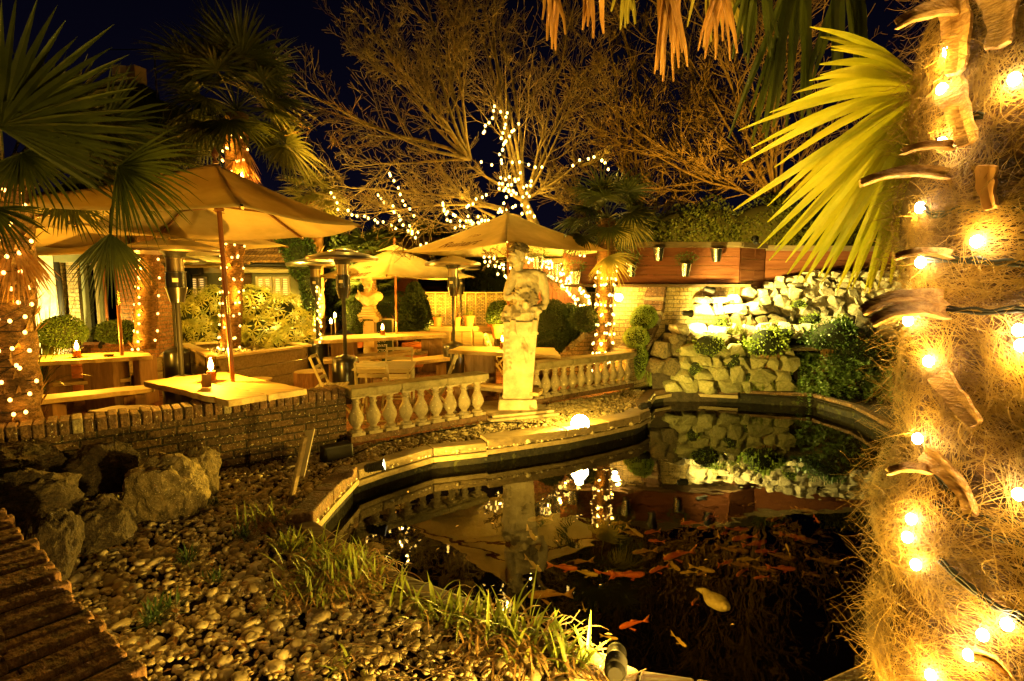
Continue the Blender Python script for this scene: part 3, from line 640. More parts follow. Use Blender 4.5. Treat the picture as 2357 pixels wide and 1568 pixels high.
# ================================================================== UMBRELLAS
def text_mesh(s, size, bold=0.0):
    c = bpy.data.curves.new('lettering', 'FONT'); c.body = s; c.size = size; c.align_x = 'CENTER'; c.align_y = 'CENTER'; c.shear = .25; c.offset = bold; c.resolution_u = 3
    o = bpy.data.objects.new('tmp', c); COL.objects.link(o); bpy.context.view_layer.update()
    dg = bpy.context.evaluated_depsgraph_get(); me = bpy.data.meshes.new_from_object(o.evaluated_get(dg)); bpy.data.objects.remove(o); return me
def square_rim(cx, cy, r, z, a0=0, n=4): return [(cx+r*math.cos(a0+2*PI*k/n), cy+r*math.sin(a0+2*PI*k/n), z) for k in range(n)]
def umbrella(cx, cy, base_z, apex, rim, label, canvas=None, text=None, finial=True, lean=(0,0), vent=False, sag=.05, pole_r=.024):
    t = empty('parasol', (cx,cy,0), 0, label, 'parasol', 'canvas parasols on wooden poles')
    A = Vector((apex[0]-cx, apex[1]-cy, apex[2])); Q = [Vector((x-cx, y-cy, z)) for x,y,z in rim]; n = len(Q); N = 10
    def pt(i, s, r):
        a, c = Q[i], Q[(i+1)%n]; p = A.lerp(a.lerp(c, s), r); return p-Vector((0,0,sag*math.sin(PI*s)*r**1.2+sag*.9*math.sin(PI*min(1,r))*.8))
    b = MB()
    for i in range(n):
        vs = []; fs = []
        for r in range(N+1):
            for s in range(N+1): vs.append(pt(i, s/N, max(r/N, .02)))
        for r in range(N):
            for s in range(N): k = r*(N+1)+s; fs.append((k,k+N+1,k+N+2,k+1))
        b.add(vs, fs)
    cm = canvas or M['canvas']; can = b.build('canopy', cm, t, smooth=True, auto=True)
    sd = can.modifiers.new('cloth', 'SOLIDIFY'); sd.thickness = .003
    # hub, ribs and struts
    hz = A.z-.42; foot = Vector((0,0,base_z)); top = Vector((A.x,A.y,A.z-.02))
    b = MB(); b.tube([foot, top], pole_r, 14); b.build('pole', M['teak'], t, smooth=True, auto=True)
    hub = foot.lerp(top, (hz-base_z)/(top.z-base_z))
    b = MB(); b.tube([hub-Vector((0,0,.05)), hub+Vector((0,0,.05))], .045, 12); b.build('hub', M['teak'], t, smooth=True, auto=True)
    for i in range(n):
        b = MB(); tip = pt(i, 0, 1.0)-Vector((0,0,.012)); pts = [pt(i,0,max(k/6,.02))-Vector((0,0,.022)) for k in range(7)]
        for k in range(6): b.bar(pts[k], pts[k+1], .016, .026)
        mid = pt(i,0,.52)-Vector((0,0,.03)); b.bar(hub, mid, .014, .022); r_ = b.build('rib', M['teak'], t)
        b = MB(); d = (Q[i]-A).normalized(); b.bar(tip-d*.05, tip+d*.012, .024, .026); b.build('rib_tip', M['brass'], r_)
    if base_z > .3 or True:
        b = MB(); j = foot.lerp(top, .32); j2 = foot.lerp(top, .41); b.tube([j, j2], pole_r+.003, 14); b.build('pole_sleeve', M['brass'], t, smooth=True, auto=True)
    b = MB(); b.tube([hub+Vector((0,0,-.07+.02*k)).xyz for k in range(1)]+[hub], .03, 8)
    cord = [hub+Vector((math.cos(a)*.05, math.sin(a)*.05, -.07+.012*a/2)) for a in [k*.7 for k in range(30)]]
    b = MB(); b.tube(cord, .005, 5); b.build('cord', M['straw'], t)
    if vent:
        b = MB(); m_ = 14; vs = [(A.x,A.y,A.z+.05)]
        for k in range(2*n):
            a = Q[k//2] if k % 2 == 0 else (Q[k//2]+Q[(k//2+1)%n])/2; p = A.lerp(a, .24); vs.append((p.x,p.y,p.z+.05+.02*(k%2)))
        b.add(vs, [(0,k+1,(k+1)%(2*n)+1) for k in range(2*n)]); b.build('vent_cap', cm, t)
    if finial:
        b = MB(); b.lathe([(.03,0),(.03,.02),(.014,.03),(.012,.045),(.034,.075),(.036,.09),(.02,.115),(.008,.14),(.002,.165)], (A.x,A.y,A.z+(.05 if vent else 0)), 14); b.build('finial', M['teak'], t, smooth=True)
    if text:
        for (panel, sc_, rr_) in text:
            me = text_mesh('Ruinart', sc_, .004); small = text_mesh('1729', sc_*.42, .002)
            a, c = Q[panel], Q[(panel+1)%n]; W_ = (c-a).length
            for src, up in ((me, 0), (small, sc_*.95)):
                hgt = (A-(a+c)/2).length
                for v in src.vertices:
                    y = v.co.y+up; r = rr_-y/hgt; s = .5+v.co.x/(W_*max(r,.1))
                    nrm = (c-a).cross(A-a).normalized(); nrm = nrm if nrm.z > 0 else -nrm
                    v.co = pt(panel, s, r)+nrm*.008
                src.materials.clear(); src.materials.append(M['letter']); o = bpy.data.objects.new('lettering', src); COL.objects.link(o); o.parent = t
    return t
def square_rim(cx, cy, r, z, a0=0, n=4): return [(cx+r*math.cos(a0+2*PI*k/n), cy+r*math.sin(a0+2*PI*k/n), z) for k in range(n)]
K = 1.178
umbrella(-2.50*K,4.78*K,.62, sc((-2.52,4.72,2.66),K), [sc(q,K) for q in [(-1.86,3.80,2.17),(-1.36,4.98,2.17),(-2.35,6.15,2.17),(-3.85,5.95,2.17),(-4.2,4.6,2.17),(-3.5,3.62,2.17)]], 'largest cream parasol, its pole standing through the near slab table', vent=False)
umbrella(-4.80*K,6.60*K,.62, sc((-4.80,6.6,2.72),K), [sc(q,K) for q in square_rim(-4.8,6.6,1.95,2.17,R(28))], 'parasol over the long slab table at the left, behind the palm fronds')
K = 1.1
umbrella(-6.9*K,9.2*K,PZ, sc((-6.9,9.2,2.62),K), [sc(q,K) for q in square_rim(-6.9,9.2,2.3,2.08,R(40))], 'parasol at the back left in front of the glazed doors', finial=False)
umbrella(-8.0,12.0,PZ, (-8.0,12.0,2.6), square_rim(-8.0,12.0,1.75,2.05,R(3)), 'low parasol beside the small tiled-roof building', finial=False)
K = 1.07
umbrella(-2.22*K,10.35*K,PZ, sc((-2.22,10.35,2.36),K), [sc(q,K) for q in [(-2.05,8.9,1.80),(-.72,10.3,1.80),(-2.3,11.8,1.80),(-3.75,10.4,1.80)]], 'smaller golden parasol with a ball finial and brown script lettering above the bust', text=[(3,.30,.86)], vent=True)
K = 1.2
umbrella(-.05*K,8.0*K,PZ, sc((-.06,7.95,2.68),K), [sc(q,K) for q in [(-.06,6.42,2.13),(1.50,7.75,2.13),(.05,9.4,2.13),(-1.62,8.1,2.13)]], 'wide cream parasol with script lettering directly behind the statue', text=[(3,.33,.82)])

# ================================================================== TIMBER FURNITURE
def slab_part(b, poly, z0, z1, jit=.02, n=14):
    out = []
    m_ = len(poly)
    for i in range(m_):
        a = Vector(poly[i]); c = Vector(poly[(i+1)%m_]); k = max(2, int((c-a).length/.09))
        for j in range(k):
            p = a.lerp(c, j/k); nn = Vector(((c-a).y,-(c-a).x)).normalized(); out.append(tuple(p+nn*random.uniform(-jit,jit)*(1 if 0 < j else .3)))
    b.prism(out, z0, z1); return b
def slab_table(quad_px, z, label, group='rough slab tables', supports=(), th=.06, cracks=None, name='slab_table', cat='table', jit=.02, m=None):
    pts = [on(u, v, z) for u, v in quad_px]; c = sum(pts, Vector())/len(pts)
    t = empty(name, (c.x,c.y,PZ), 0, label, cat, group); z = z-PZ
    q = [(p.x-c.x, p.y-c.y) for p in pts]
    parts_ = [q]
    if cracks:
        l_ = lambda i, j, f: (q[i][0]+(q[j][0]-q[i][0])*f, q[i][1]+(q[j][1]-q[i][1])*f); g_ = .008; f_ = cracks
        parts_ = [[q[0], q[1], l_(1,2,f_-g_), l_(0,3,f_-g_)], [l_(0,3,f_+g_), l_(1,2,f_+g_), q[2], q[3]]]
    for q_i, q_p in enumerate(parts_):
        b = MB(); slab_part(b, q_p, z-th-.004*q_i, z-.003*q_i, jit if q_i == 0 else jit*.8); b.build('tabletop' if cat == 'table' else 'seat', m or M['slab'], t, bevel=.008)
    for s in supports:
        fx, fy, w, d, rz = s; x = sum(q[i][0]*k for i, k in enumerate(bil(fx, fy))); y = sum(q[i][1]*k for i, k in enumerate(bil(fx, fy)))
        b = MB(); b.box((0,0,(z-th)/2), (w,d,z-th), rz=rz); b.build('leg', M['oak'], t, loc=(x,y,0), bevel=.008)
    return t
def bil(s, t): return ((1-s)*(1-t), s*(1-t), s*t, (1-s)*t)
# order of quad: near-left, near-right, far-right, far-left
slab_table([(330,877),(525,922),(706,894),(515,855)], .62, 'near slab table behind the brick wall, carrying a candle glass and the parasol pole', cracks=.47, jit=.012, supports=[(.30,.35,.07,.07,.3),(.62,.72,.4,.3,.6),(.25,.8,.07,.07,.3)])
slab_table([(76,834),(352,819),(330,808),(90,818)], .62, 'long slab table at the left beside the light-wrapped palm, with a candle glass', supports=[(.16,.5,.10,.4,0),(.60,.45,.42,.36,.05),(.97,.55,.10,.4,0)])
slab_table([(85,922),(355,893),(350,884),(85,910)], .28, 'bench in front of the long slab table at the left', 'slab benches', [(.12,.5,.16,.2,0),(.82,.5,.16,.2,0)], .06, name='bench', cat='bench')
slab_table([(93,884),(300,871),(300,864),(93,876)], .28, 'pale bench on the far side of the long slab table at the left', 'slab benches', [(.2,.5,.14,.2,0),(.85,.5,.14,.2,0)], .05, name='bench', cat='bench')
slab_table([(722,784),(1030,770),(1010,760),(740,774)], .65, 'longest slab table, across the terrace in front of the bust', supports=[(.19,.5,.42,.4,.1),(.9,.5,.42,.4,.1)], th=.07)
slab_table([(745,830),(985,808),(980,802),(745,822)], .30, 'split-log bench in front of the longest slab table', 'slab benches', [(.1,.5,.2,.2,0),(.85,.5,.2,.2,0)], .07, name='bench', cat='bench')
slab_table([(800,850),(1040,822),(1035,814),(800,842)], .30, 'log bench behind the small square slatted table', 'slab benches', [(.15,.5,.2,.2,0),(.9,.5,.2,.2,0)], .07, name='bench', cat='bench')
slab_table([(1032,806),(1290,818),(1276,800),(1060,796)], .60, 'pale slab table behind the statue, carrying a candle', cracks=.5, jit=.012, supports=[(.26,.45,.5,.36,.1),(.85,.45,.3,.3,.1)], th=.06)
slab_table([(1010,880),(1240,905),(1250,893),(1030,872)], .20, 'low bench beyond the balustrade beside the statue', 'slab benches', [(.2,.5,.2,.2,0),(.85,.5,.2,.2,0)], .05, name='bench', cat='bench')
# rough stump seat with a flat top behind the wall
p = on(290, 940, .30)
t = empty('stump_seat', (p.x,p.y,-.08), 0, 'ragged flat-topped wooden block just over the brick wall', 'stump')
b = MB(); slab_part(b, [(-.33,-.13),(.1,-.19),(.36,-.02),(.22,.16),(-.2,.17)], .30, .38, .03); b.build('seat', M['slab'], t, bevel=.01)
b = MB(); b.box((0,0,.15), (.4,.22,.30)); b.build('leg', M['log'], t)
def log_stump(u, v, Y, r, h, label):
    p = at(u, v, Y); t = empty('log_stump', (p.x,p.y,PZ), 0, label, 'stump', 'upright log seats'); b = MB(); seg = 22; vs = []; fs = []
    rad = [r*(1+.07*math.sin(3*k*2*PI/seg+u)+random.uniform(-.05,.05)) for k in range(seg)]
    for j, z in enumerate((0,h*.33,h*.66,h-.01,h)):
        for k in range(seg): a = 2*PI*k/seg; q = rad[k]*(1+random.uniform(-.02,.02))*(.97 if j == 4 else 1); vs.append((q*math.cos(a), q*math.sin(a), z))
    for j in range(4):
        for k in range(seg): fs.append((j*seg+k, j*seg+(k+1)%seg, (j+1)*seg+(k+1)%seg, (j+1)*seg+k))
    b.add(vs, fs); b.build('bark', M['log'], t); b = MB(); b.prism([(rad[k]*.95*math.cos(2*PI*k/seg), rad[k]*.95*math.sin(2*PI*k/seg)) for k in range(seg)], h-.01, h+.012); b.build('cut_top', M['slab'], t)
log_stump(713, 850, 8.0, .22, .50, 'tall reddish log stump beside the timber planter corner')
log_stump(583, 860, 7.6, .25, .44, 'wide log stump in front of the timber planter')
log_stump(330, 860, 8.2, .15, .42, 'dark log stump at the end of the long left table')

# timber planters
def planter(quad, z, label, m=M['timber'], courses=3):
    z = z-PZ; t = empty('timber_planter', (quad[0][0],quad[0][1],PZ), 0, label, 'planter', 'sleeper planters'); o = Vector((*quad[0],0)); n = len(quad)
    for i in range(n):
        a = Vector((*quad[i],0))-o; c = Vector((*quad[(i+1)%n],0))-o; d = (c-a).normalized()
        b = MB(); hh = z/courses
        for k in range(courses):
            b.bar(a+d*.05+Vector((0,0,hh*(k+.5)-.02*0)), c-d*.05+Vector((0,0,hh*(k+.5))), .07+.004*(k%2), hh-.012)
        b.build('side_board', m, t, bevel=.006)
        b = MB(); b.bar(a-d*.04+Vector((0,0,z+.022)), c-d*.14*0-d*.17+Vector((0,0,z+.022)), .17, .04); b.build('top_board', M['slab'], t, bevel=.006)
    b = MB(); q = [(p[0]-o.x, p[1]-o.y) for p in quad]; b.prism(q, z-.16, z-.12); b.build('soil', M['soil'], t)
    return t
def Q_(l, z): return [xy(on(u,v,z)) for u,v in l]
PL = Q_([(497,826),(706,799),(638,783),(425,795)], .50)
planter(PL, .50, 'large square sleeper planter holding the tall light-wrapped palm')
pp = pebbles('planter_pebbles', [tuple(Vector(p)*.9+Vector((sum(q[0] for q in PL)/4, sum(q[1] for q in PL)/4))*.1) for p in PL], 700, .02, .04, M['pebble'], z=.40)
tag(pp, 'pale pebbles on top of the large timber planter', 'pebbles', kind='stuff')
P2 = Q_([(262,830),(380,822),(395,806),(262,808)], .34)
planter(P2, .34, 'low sleeper planter with pebbles around the short palm trunk at the left', courses=2)
pp = pebbles('planter_pebbles', P2, 500, .02, .045, M['pebble'], z=.26); tag(pp, 'pebbles in the low planter under the short palm trunk', 'pebbles', kind='stuff')

# small square slatted tables and folding chairs
def bistro_table(px, rz, label, s=.74, z=.72):
    t = empty('bistro_table', (px[0],px[1],PZ), rz, label, 'table', 'small slatted tables'); b = MB(); n = 7
    for i in range(n): b.box((0,-s/2+(i+.5)*s/n,z-.01), (s,s/n-.008,.02))
    b.build('tabletop', M['chair'], t, bevel=.003)
    b = MB(); 
    for sg in (-1,1): b.bar((-s/2+.03,sg*(s/2-.04),z-.04), (s/2-.03,sg*(s/2-.04),z-.04), .02,.035); b.bar((sg*(s/2-.03),-s/2+.04,z-.04), (sg*(s/2-.03),s/2-.04,z-.04), .02,.035)
    b.build('apron', M['chair'], t)
    for sx_ in (-1,1):
        for sy in (-1,1): b = MB(); b.bar((sx_*(s/2-.04),sy*(s/2-.05),z-.05),(sx_*(s/2-.04),sy*(s/2-.05),0), .028,.028); b.build('leg', M['chair'], t)
    return t
def make_chair():
    t = empty('folding_chair')                                     # back at +Y side, faces -Y
    for sx_ in (-1,1):
        b = MB(); b.bar((sx_*.19,.06,.42),(sx_*.19,.23,.86), .022,.03); b.bar((sx_*.19,-.22,0),(sx_*.19,.06,.42), .022,.03); b.build('back_post', M['chair'], t)
        b = MB(); b.bar((sx_*.165,.24,0),(sx_*.165,-.18,.44), .022,.03); b.build('leg', M['chair'], t)
    for z in (.56,.70,.84):
        b = MB(); y = .06+.17*(z-.42)/.44; q = [(-.19+.38*k/6, y+.025*math.sin(PI*k/6), z) for k in range(7)]
        for k in range(6): b.bar(q[k], q[k+1], .012, .045)
        b.build('back_rail', M['chair'], t)
    b = MB()
    for i in range(7): b.box((0,-.18+i*.056,.445+.006*abs(i-3)*.6), (.36,.046,.016))
    b.build('seat', M['chair'], t); b = MB(); b.bar((-.16,.17,.14),(.16,.17,.14),.02,.02); b.bar((-.19,-.12,.15),(.19,-.12,.15),.02,.02); b.build('stretcher', M['chair'], t)
    return t
tb = on(888, 840, .57); bistro_table((tb.x,tb.y,0), R(4), 'small square slatted table just behind the left balustrade')
CH = make_chair()
chs = [(tb.x+.0,tb.y-.58,R(183),'folding chair with its back to the balustrade at the near side of the slatted table'),(tb.x+.02,tb.y+.62,R(2),'folding chair on the far side of the slatted table'),(tb.x-.72,tb.y-.05,R(98),'folding chair seen side-on at the left of the slatted table, by the heater base'),(tb.x+.72,tb.y+.0,R(-84),'folding chair seen side-on at the right end of the slatted table')]
t2 = on(1235, 790, .57); bistro_table((t2.x,t2.y,0), R(-6), 'small slatted table right of the statue in front of the topiary')
chs += [(t2.x+.28,t2.y+.7,R(-8),'folding chair right of the statue, behind the small far table'),(t2.x+.75,t2.y-.1,R(-80),'folding chair at the right end of the small far table by the brick wing wall'),(t2.x-.75,t2.y+.3,R(85),'folding chair half hidden by the statue, left of the small far table')]
for i, (x,y,rz,lb) in enumerate(chs):
    o = CH if i == 0 else dup(CH); o.location = (x,y,PZ); o.rotation_euler = (0,0,rz); tag(o, lb, 'folding chair', 'slatted folding chairs')

# ================================================================== CANDLES AND LAMPS
def candle(p, h, label, power=9, r=.045):
    t = empty('candle_lantern', p, 0, label, 'candle lantern', 'glass candle lanterns')
    b = MB(); b.lathe([(r,0),(r,h),(r-.004,h),(r-.004,.012),(.0,.012)], seg=20, cap=False); b.build('glass', M['glass'], t, smooth=True, auto=True)
    b = MB(); b.lathe([(r*.88,.014),(r*.88,h*.42),(r*.4,h*.43),(0,h*.43)], seg=16, cap=False); b.build('candle', mat_wax, t, smooth=True, auto=True)
    b = MB(); b.lathe([(.002,h*.46),(.022,h*.52),(.026,h*.62),(.02,h*.78),(.001,h*.96)], seg=12); b.build('flame', M['flame'], t, smooth=True)
    light('candle_light', 'POINT', (0,0,h*1.12), power*2.2, (1,.47,.05), .035, t); return t
mat_wax = mat('candle_wax', (.35,.16,.05), .5)
p = on(487, 878, .62); candle(p, .26, 'tall candle glass glowing on the near slab table beside the parasol pole', 42, .05)
p = on(178, 823, .62); candle(p, .24, 'candle glass on the long table at the far left', 40, .055)
p = on(881, 772, .65); candle(p, .24, 'candle glass on the longest slab table beneath the golden parasol', 13, .05)
p = on(1157, 803, .60); candle(p, .26, 'candle glass beside the left edge of the statue', 18, .05)
for i, (u, v) in enumerate(((762,745),(771,731))):
    p = at(u, v, 11.5); t = empty('garden_torch', (p.x,p.y,0), 0, ('nearer','farther')[i]+' of the two slim garden torches glowing beyond the heaters', 'torch', 'slim garden torches')
    b = MB(); b.lathe([(.012,0),(.012,p.z-.03),(.03,p.z-.02),(.03,p.z)], seg=10); b.build('post', M['steel_dk'], t)
    b = MB(); b.lathe([(.02,p.z+.01),(.03,p.z+.04),(.02,p.z+.08),(.002,p.z+.11)], seg=10); b.build('flame', M['flame'], t, smooth=True); light('torch_light','POINT',(0,0,p.z+.14),10,(1,.5,.07),.03,t)
for u, v, Y, s in ((393,0,0,0),):
    pass
def ashtray(u, v, z, label):
    p = on(u,v,z); b = MB(); b.lathe([(.0,.004),(.05,.004),(.06,.025),(.066,.03),(.066,.026),(.055,.0)], (0,0,0), 18, cap=False); o = b.build('ashtray', M['blackm'], None, smooth=True); o.location = p+Vector((0,0,.003)); tag(o, label, 'ashtray')
ashtray(373, 816, .77, 'dark ashtray on the long table at the left') if False else ashtray(250, 821, .62, 'dark ashtray on the long table at the left')
# folded menu card leaning on the near candle
p = on(484, 890, .62); b = MB(); b.add([(-.05,0,0),(.05,.0,0),(.035,.03,.13),(-.06,.03,.13),(-.05,.004,0),(.05,.004,0),(.035,.034,.13),(-.06,.034,.13)],[(0,1,2,3),(7,6,5,4),(0,4,5,1),(1,5,6,2),(2,6,7,3),(3,7,4,0)])
o = b.build('menu_card', M['oak']); o.location = p+Vector((0,-.07,.002)); tag(o, 'brown menu card propped against the tall candle glass on the near table', 'menu card')

# spotlights (modelled fittings with shining faces; some are added, unseen lamps)
def spotlight(p, target, label, power, face=.055, col=(1,.72,.22), angle=110, glow=None, stand=True, size=.04, lens=None):
    p = Vector(p); tg = Vector(target); d = (tg-p).normalized(); q = d.to_track_quat('Z','Y').to_euler()
    t = empty('spotlight', p, 0, label, 'spotlight', 'garden spotlights round the pond'); Mx = q.to_matrix().to_4x4()
    b = MB(); b.lathe([(.028,-.16),(.036,-.14),(.042,-.05),(face,-.02),(face+.006,.0),(face+.006,.02)], seg=20, M=Mx, cap=False); b.lathe([(0,-.16),(.028,-.16)], seg=20, M=Mx, cap=False)
    for k in range(5): b.lathe([(.04,-.135+k*.017),(.046,-.13+k*.017),(.04,-.125+k*.017)], seg=20, M=Mx, cap=False)
    b.build('housing', M['blackm'], t, smooth=True, auto=True)
    b = MB(); b.lathe([(0,.004),(face,.004),(face,.0)], seg=20, M=Mx, cap=False); b.build('lens', glow or M['lampface'], t)
    if stand: b = MB(); b.tube([Mx @ Vector((0,.0,-.12)), Mx @ Vector((0,0,-.12))+Vector((0,0,-.12))], .01, 8); b.build('spike', M['blackm'], t)
    L = light('spot_light', 'SPOT', tuple(Mx @ Vector((0,0,.03))), power, col, size, t); L.rotation_euler = d.to_track_quat('-Z','Y').to_euler()
    L.data.spot_size = R(angle); L.data.spot_blend = .6
    return t
# ================================================================== BUILDINGS
def bx(parent, name, m, c, d, rz=0, bevel=0):
    b = MB(); b.box(c, d, rz=rz); return b.build(name, m, parent, bevel=bevel)
HA = empty('stone_house', (-8.0,10.6,0), 0, 'rough stone house at the far left with tall glazed doors and a brick corner', 'house')
x0 = lambda u, Y=10.6: at(u, 659, Y).x+8.0
bx(HA,'stone_wall',M['render'],((x0(20)+x0(131))/2,.1,1.35),(x0(131)-x0(20),.3,2.7))
bx(HA,'side_wall',M['ybrick'],((x0(131)+x0(141))/2+.003,.14,1.35),(x0(141)-x0(131),.3,2.7))
dp = MB(); dp.tube([(x0(146),-.12,2.6),(x0(146),-.12,1.9),(x0(150),-.14,1.8),(x0(154),-.14,.2)],.05,10); dp.build('downpipe',M['blackm'],HA,smooth=True)
bx(HA,'brick_pier',M['dbrick'],((x0(160)+x0(185))/2,.1,1.2),(x0(185)-x0(160),.3,2.4))
bx(HA,'door_header',M['sage'],((x0(145)+x0(330))/2,.0,2.25),(x0(330)-x0(145),.34,.34))
bx(HA,'eaves',M['timber_dk'],((x0(20)+x0(420))/2,-.1,2.55),(x0(420)-x0(20),.9,.12))
b = MB(); L_ = x0(-60); R_ = x0(395)
b.add([(L_,-.6,2.62),(R_,-.6,2.62),(R_-.6,3.2,4.4),(L_,3.2,4.4),(L_,-.6,2.56),(R_,-.6,2.56)],[(0,1,2,3),(4,5,1,0)]); b.build('roof',M['roof'],HA)
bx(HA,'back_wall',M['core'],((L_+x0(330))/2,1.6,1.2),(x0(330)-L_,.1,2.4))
for i,(ua,ub,mm) in enumerate(((186,192,M['brass']),(193,200,M['sage']),(222,228,M['sage_pale']),(229,236,M['sage']),(276,284,M['brass']),(298,308,M['sage']))):
    bx(HA,'door_frame',mm,((x0(ua)+x0(ub))/2,-.02+.01*i,1.05),(x0(ub)-x0(ua),.09,2.1))
for ua,ub in ((200,222),(236,276),(284,298)): 
    o=bx(HA,'glass_door',M['pane'],((x0(ua)+x0(ub))/2,.05,1.05),(x0(ub)-x0(ua),.02,2.05))
bx(HA,'inner_wall',M['render'],(x0(235),.8,1.05),(1.1,.1,2.1))
bx(HA,'brick_corner',M['rbrick'],((x0(318)+x0(398))/2,-.3,1.15),(x0(398)-x0(318),.5,2.3))
bx(HA,'sill_wall',M['rbrick'],((x0(190)+x0(318))/2,-.6,.28),(x0(318)-x0(190),.5,.56))
# tiled-roof bar building
Y0 = 12.6; HB = empty('garden_bar', (-6.2,Y0,0), 0, 'low building with a brightly lit tiled roof and pale framed windows behind the leafy bush', 'building')
xb = lambda u: at(u,659,Y0).x+6.2
zb_ = lambda v: 1.62-(v-659)*Y0/1244
bx(HB,'wall',M['sage'],((xb(395)+xb(692))/2,.15,1.1),(xb(692)-xb(395),.2,2.2))
bx(HB,'fascia',M['sage_pale'],((xb(395)+xb(695))/2,.0,zb_(621)),(xb(695)-xb(395),.12,.16))
b = MB(); b.tube([(xb(400),-.2,zb_(611)),(xb(706),-.2,zb_(613))],.045,10); b.build('gutter',M['blackm'],HB,smooth=True)
b = MB(); rows = 8; 
for i in range(rows):
    t0 = i/rows; t1 = (i+1)/rows; za = zb_(607)+(1.15)*t0; zc = za+1.15/rows; ya = -.22+1.9*t0; yc = ya+1.9/rows
    xa0 = xb(395); xa1 = xb(698)-.95*t0; n = 34
    for k in range(n):
        u0 = xa0+(xa1-xa0)*k/n; u1 = xa0+(xa1-xa0)*(k+1)/n; j = random.uniform(-.012,.012)
        b.add([(u0,ya+j,za+.05+j),(u1-.01,ya+j,za+.05+j),(u1-.01,yc+.05,zc+.03),(u0,yc+.05,zc+.03),(u0,ya+j,za+.01),(u1-.01,ya+j,za+.01)],[(0,1,2,3),(4,5,1,0)])
b.add([(xb(698),-.2,zb_(607)),(xb(698)-.95,1.7,zb_(607)+1.15),(xb(720),1.9,zb_(607)-.1)],[(0,1,2)])
b.build('roof',M['roof'],HB)
def window(par, u0, u1, v0, v1, panes=2, m=None, yy=0.0, glow=None):
    xa, xc, za, zc = xb(u0), xb(u1), zb_(v1), zb_(v0); 
    w = MB(); g = .05
    w.box(((xa+xc)/2,yy,zc-g/2),(xc-xa,.08,g)); w.box(((xa+xc)/2,yy,za+g/2),(xc-xa,.08,g))
    for k in range(panes+1): w.box((xa+g/2+(xc-xa-g)*k/panes,yy-.003,(za+zc)/2),(g,.07,zc-za-g*2+.001))
    w.box(((xa+xc)/2,yy-.001,za+(zc-za)*.42),(xc-xa-.02,.03,.025))
    f = w.build('window', m or M['sage_pale'], par)
    bx(f,'pane',glow or M['window'],((xa+xc)/2,yy+.03,(za+zc)/2),(xc-xa-.06,.015,zc-za-.06))
    b_ = MB(); n = int((zc-za)/.05)
    for k in range(n): b_.box(((xa+xc)/2,yy+.012,za+.05+k*.05),(xc-xa-.12,.008,.022))
    b_.build('blind',M['sage_pale'],f)
for a_ in ((437,476,637,690),(590,627,637,720),(629,668,637,720)): window(HB,*a_,yy=.0)
bx(HB,'door',M['timber_dk'],((xb(556)+xb(578))/2,.03,1.05),(xb(578)-xb(556),.05,1.9))
# loudspeakers
def speaker(p, d, rz, label):
    t = empty('loudspeaker', p, rz, label, 'loudspeaker', 'black outdoor loudspeakers'); b = MB(); b.box((0,0,d[2]/2), d, top=.96); b.build('cabinet', M['blackm'], t, bevel=.012)
    b = MB(); b.box((d[0]*.0,-d[1]/2-.004,d[2]/2),(d[0]*.86,.008,d[2]*.84)); b.build('grille', M['black'], t, bevel=.003)
    return t
p = on(775,1056,GZ); speaker(tuple(p+Vector((0,0,.0))), (.30,.16,.15), R(38), 'black loudspeaker lying on the pebbles at the end of the brick wall')
p = at(445,632,12.3); t=speaker((p.x,p.y,p.z), (.36,.22,.24), 0, 'black loudspeaker under the eaves left of the planter palm')
bx(t,'bracket',M['blackm'],(0,.2,.12),(.06,.3,.05))
p = at(712,632,12.3); t=speaker((p.x,p.y,p.z), (.3,.22,.2), 0, 'black loudspeaker at the ivy-clad end of the tiled-roof building')
bx(t,'bracket',M['blackm'],(0,.2,.12),(.06,.3,.05))
p = on(1195,900,.0); speaker((p.x+.05,8.2,PZ), (.5,.3,.42), R(10), 'big black speaker cabinet standing on the patio behind the statue')
# red summerhouse, dark shed far behind
Y0 = 16; HR = empty('summerhouse', (-4.2,Y0,0), 0, 'red-walled summerhouse with lit window panes behind the bust', 'building'); xr = lambda u: at(u,659,Y0).x+4.2; zr = lambda v: 1.62-(v-659)*Y0/1244
bx(HR,'wall',M['redwall'],((xr(850)+xr(960))/2,.1,1.2),(xr(960)-xr(850),.2,2.4))
b = MB()
for k in range(16): b.box(((xr(775)+xr(850))/2,.06,.08+k*.15),(xr(850)-xr(775)-.01,.16,.145),M=None)
b.build('clapboard',M['clap'],HR)
w = MB(); xa, xc, za, zc = xr(806),xr(846),.5,1.55
for k in range(5): w.box((xa+(xc-xa)*k/4,-.05,(za+zc)/2),(.05,.06,zc-za))
for k in range(4): w.box(((xa+xc)/2,-.053,za+(zc-za)*k/3),(xc-xa+.05,.06,.05))
f = w.build('window',M['clap'],HR); bx(f,'pane',M['window_red'],((xa+xc)/2,-.03,(za+zc)/2),(xc-xa,.01,zc-za))
for k,(ua,ub) in enumerate(((776,783),(796,803))): bx(HR,'door_post',M['sage_pale'],((xr(ua)+xr(ub))/2,-.1,.95),(xr(ub)-xr(ua),.08,1.9))
b = MB(); b.add([(xr(765),-.7,2.3),(xr(985),-.7,2.3),(xr(985),3,3.3),(xr(765),3,3.3)],[(0,1,2,3)]); o=b.build('roof',M['clap'],HR); s_=o.modifiers.new('t','SOLIDIFY'); s_.thickness=.12
b = MB(); b.box((0,-1.2,.2),(xr(900)-xr(770),1.4,.35)); b.build('deck',M['timber'],HR)
SH = empty('dark_shed', (-1.2,20,0), 0, 'long dark shed roof beyond the woven fence', 'shed')
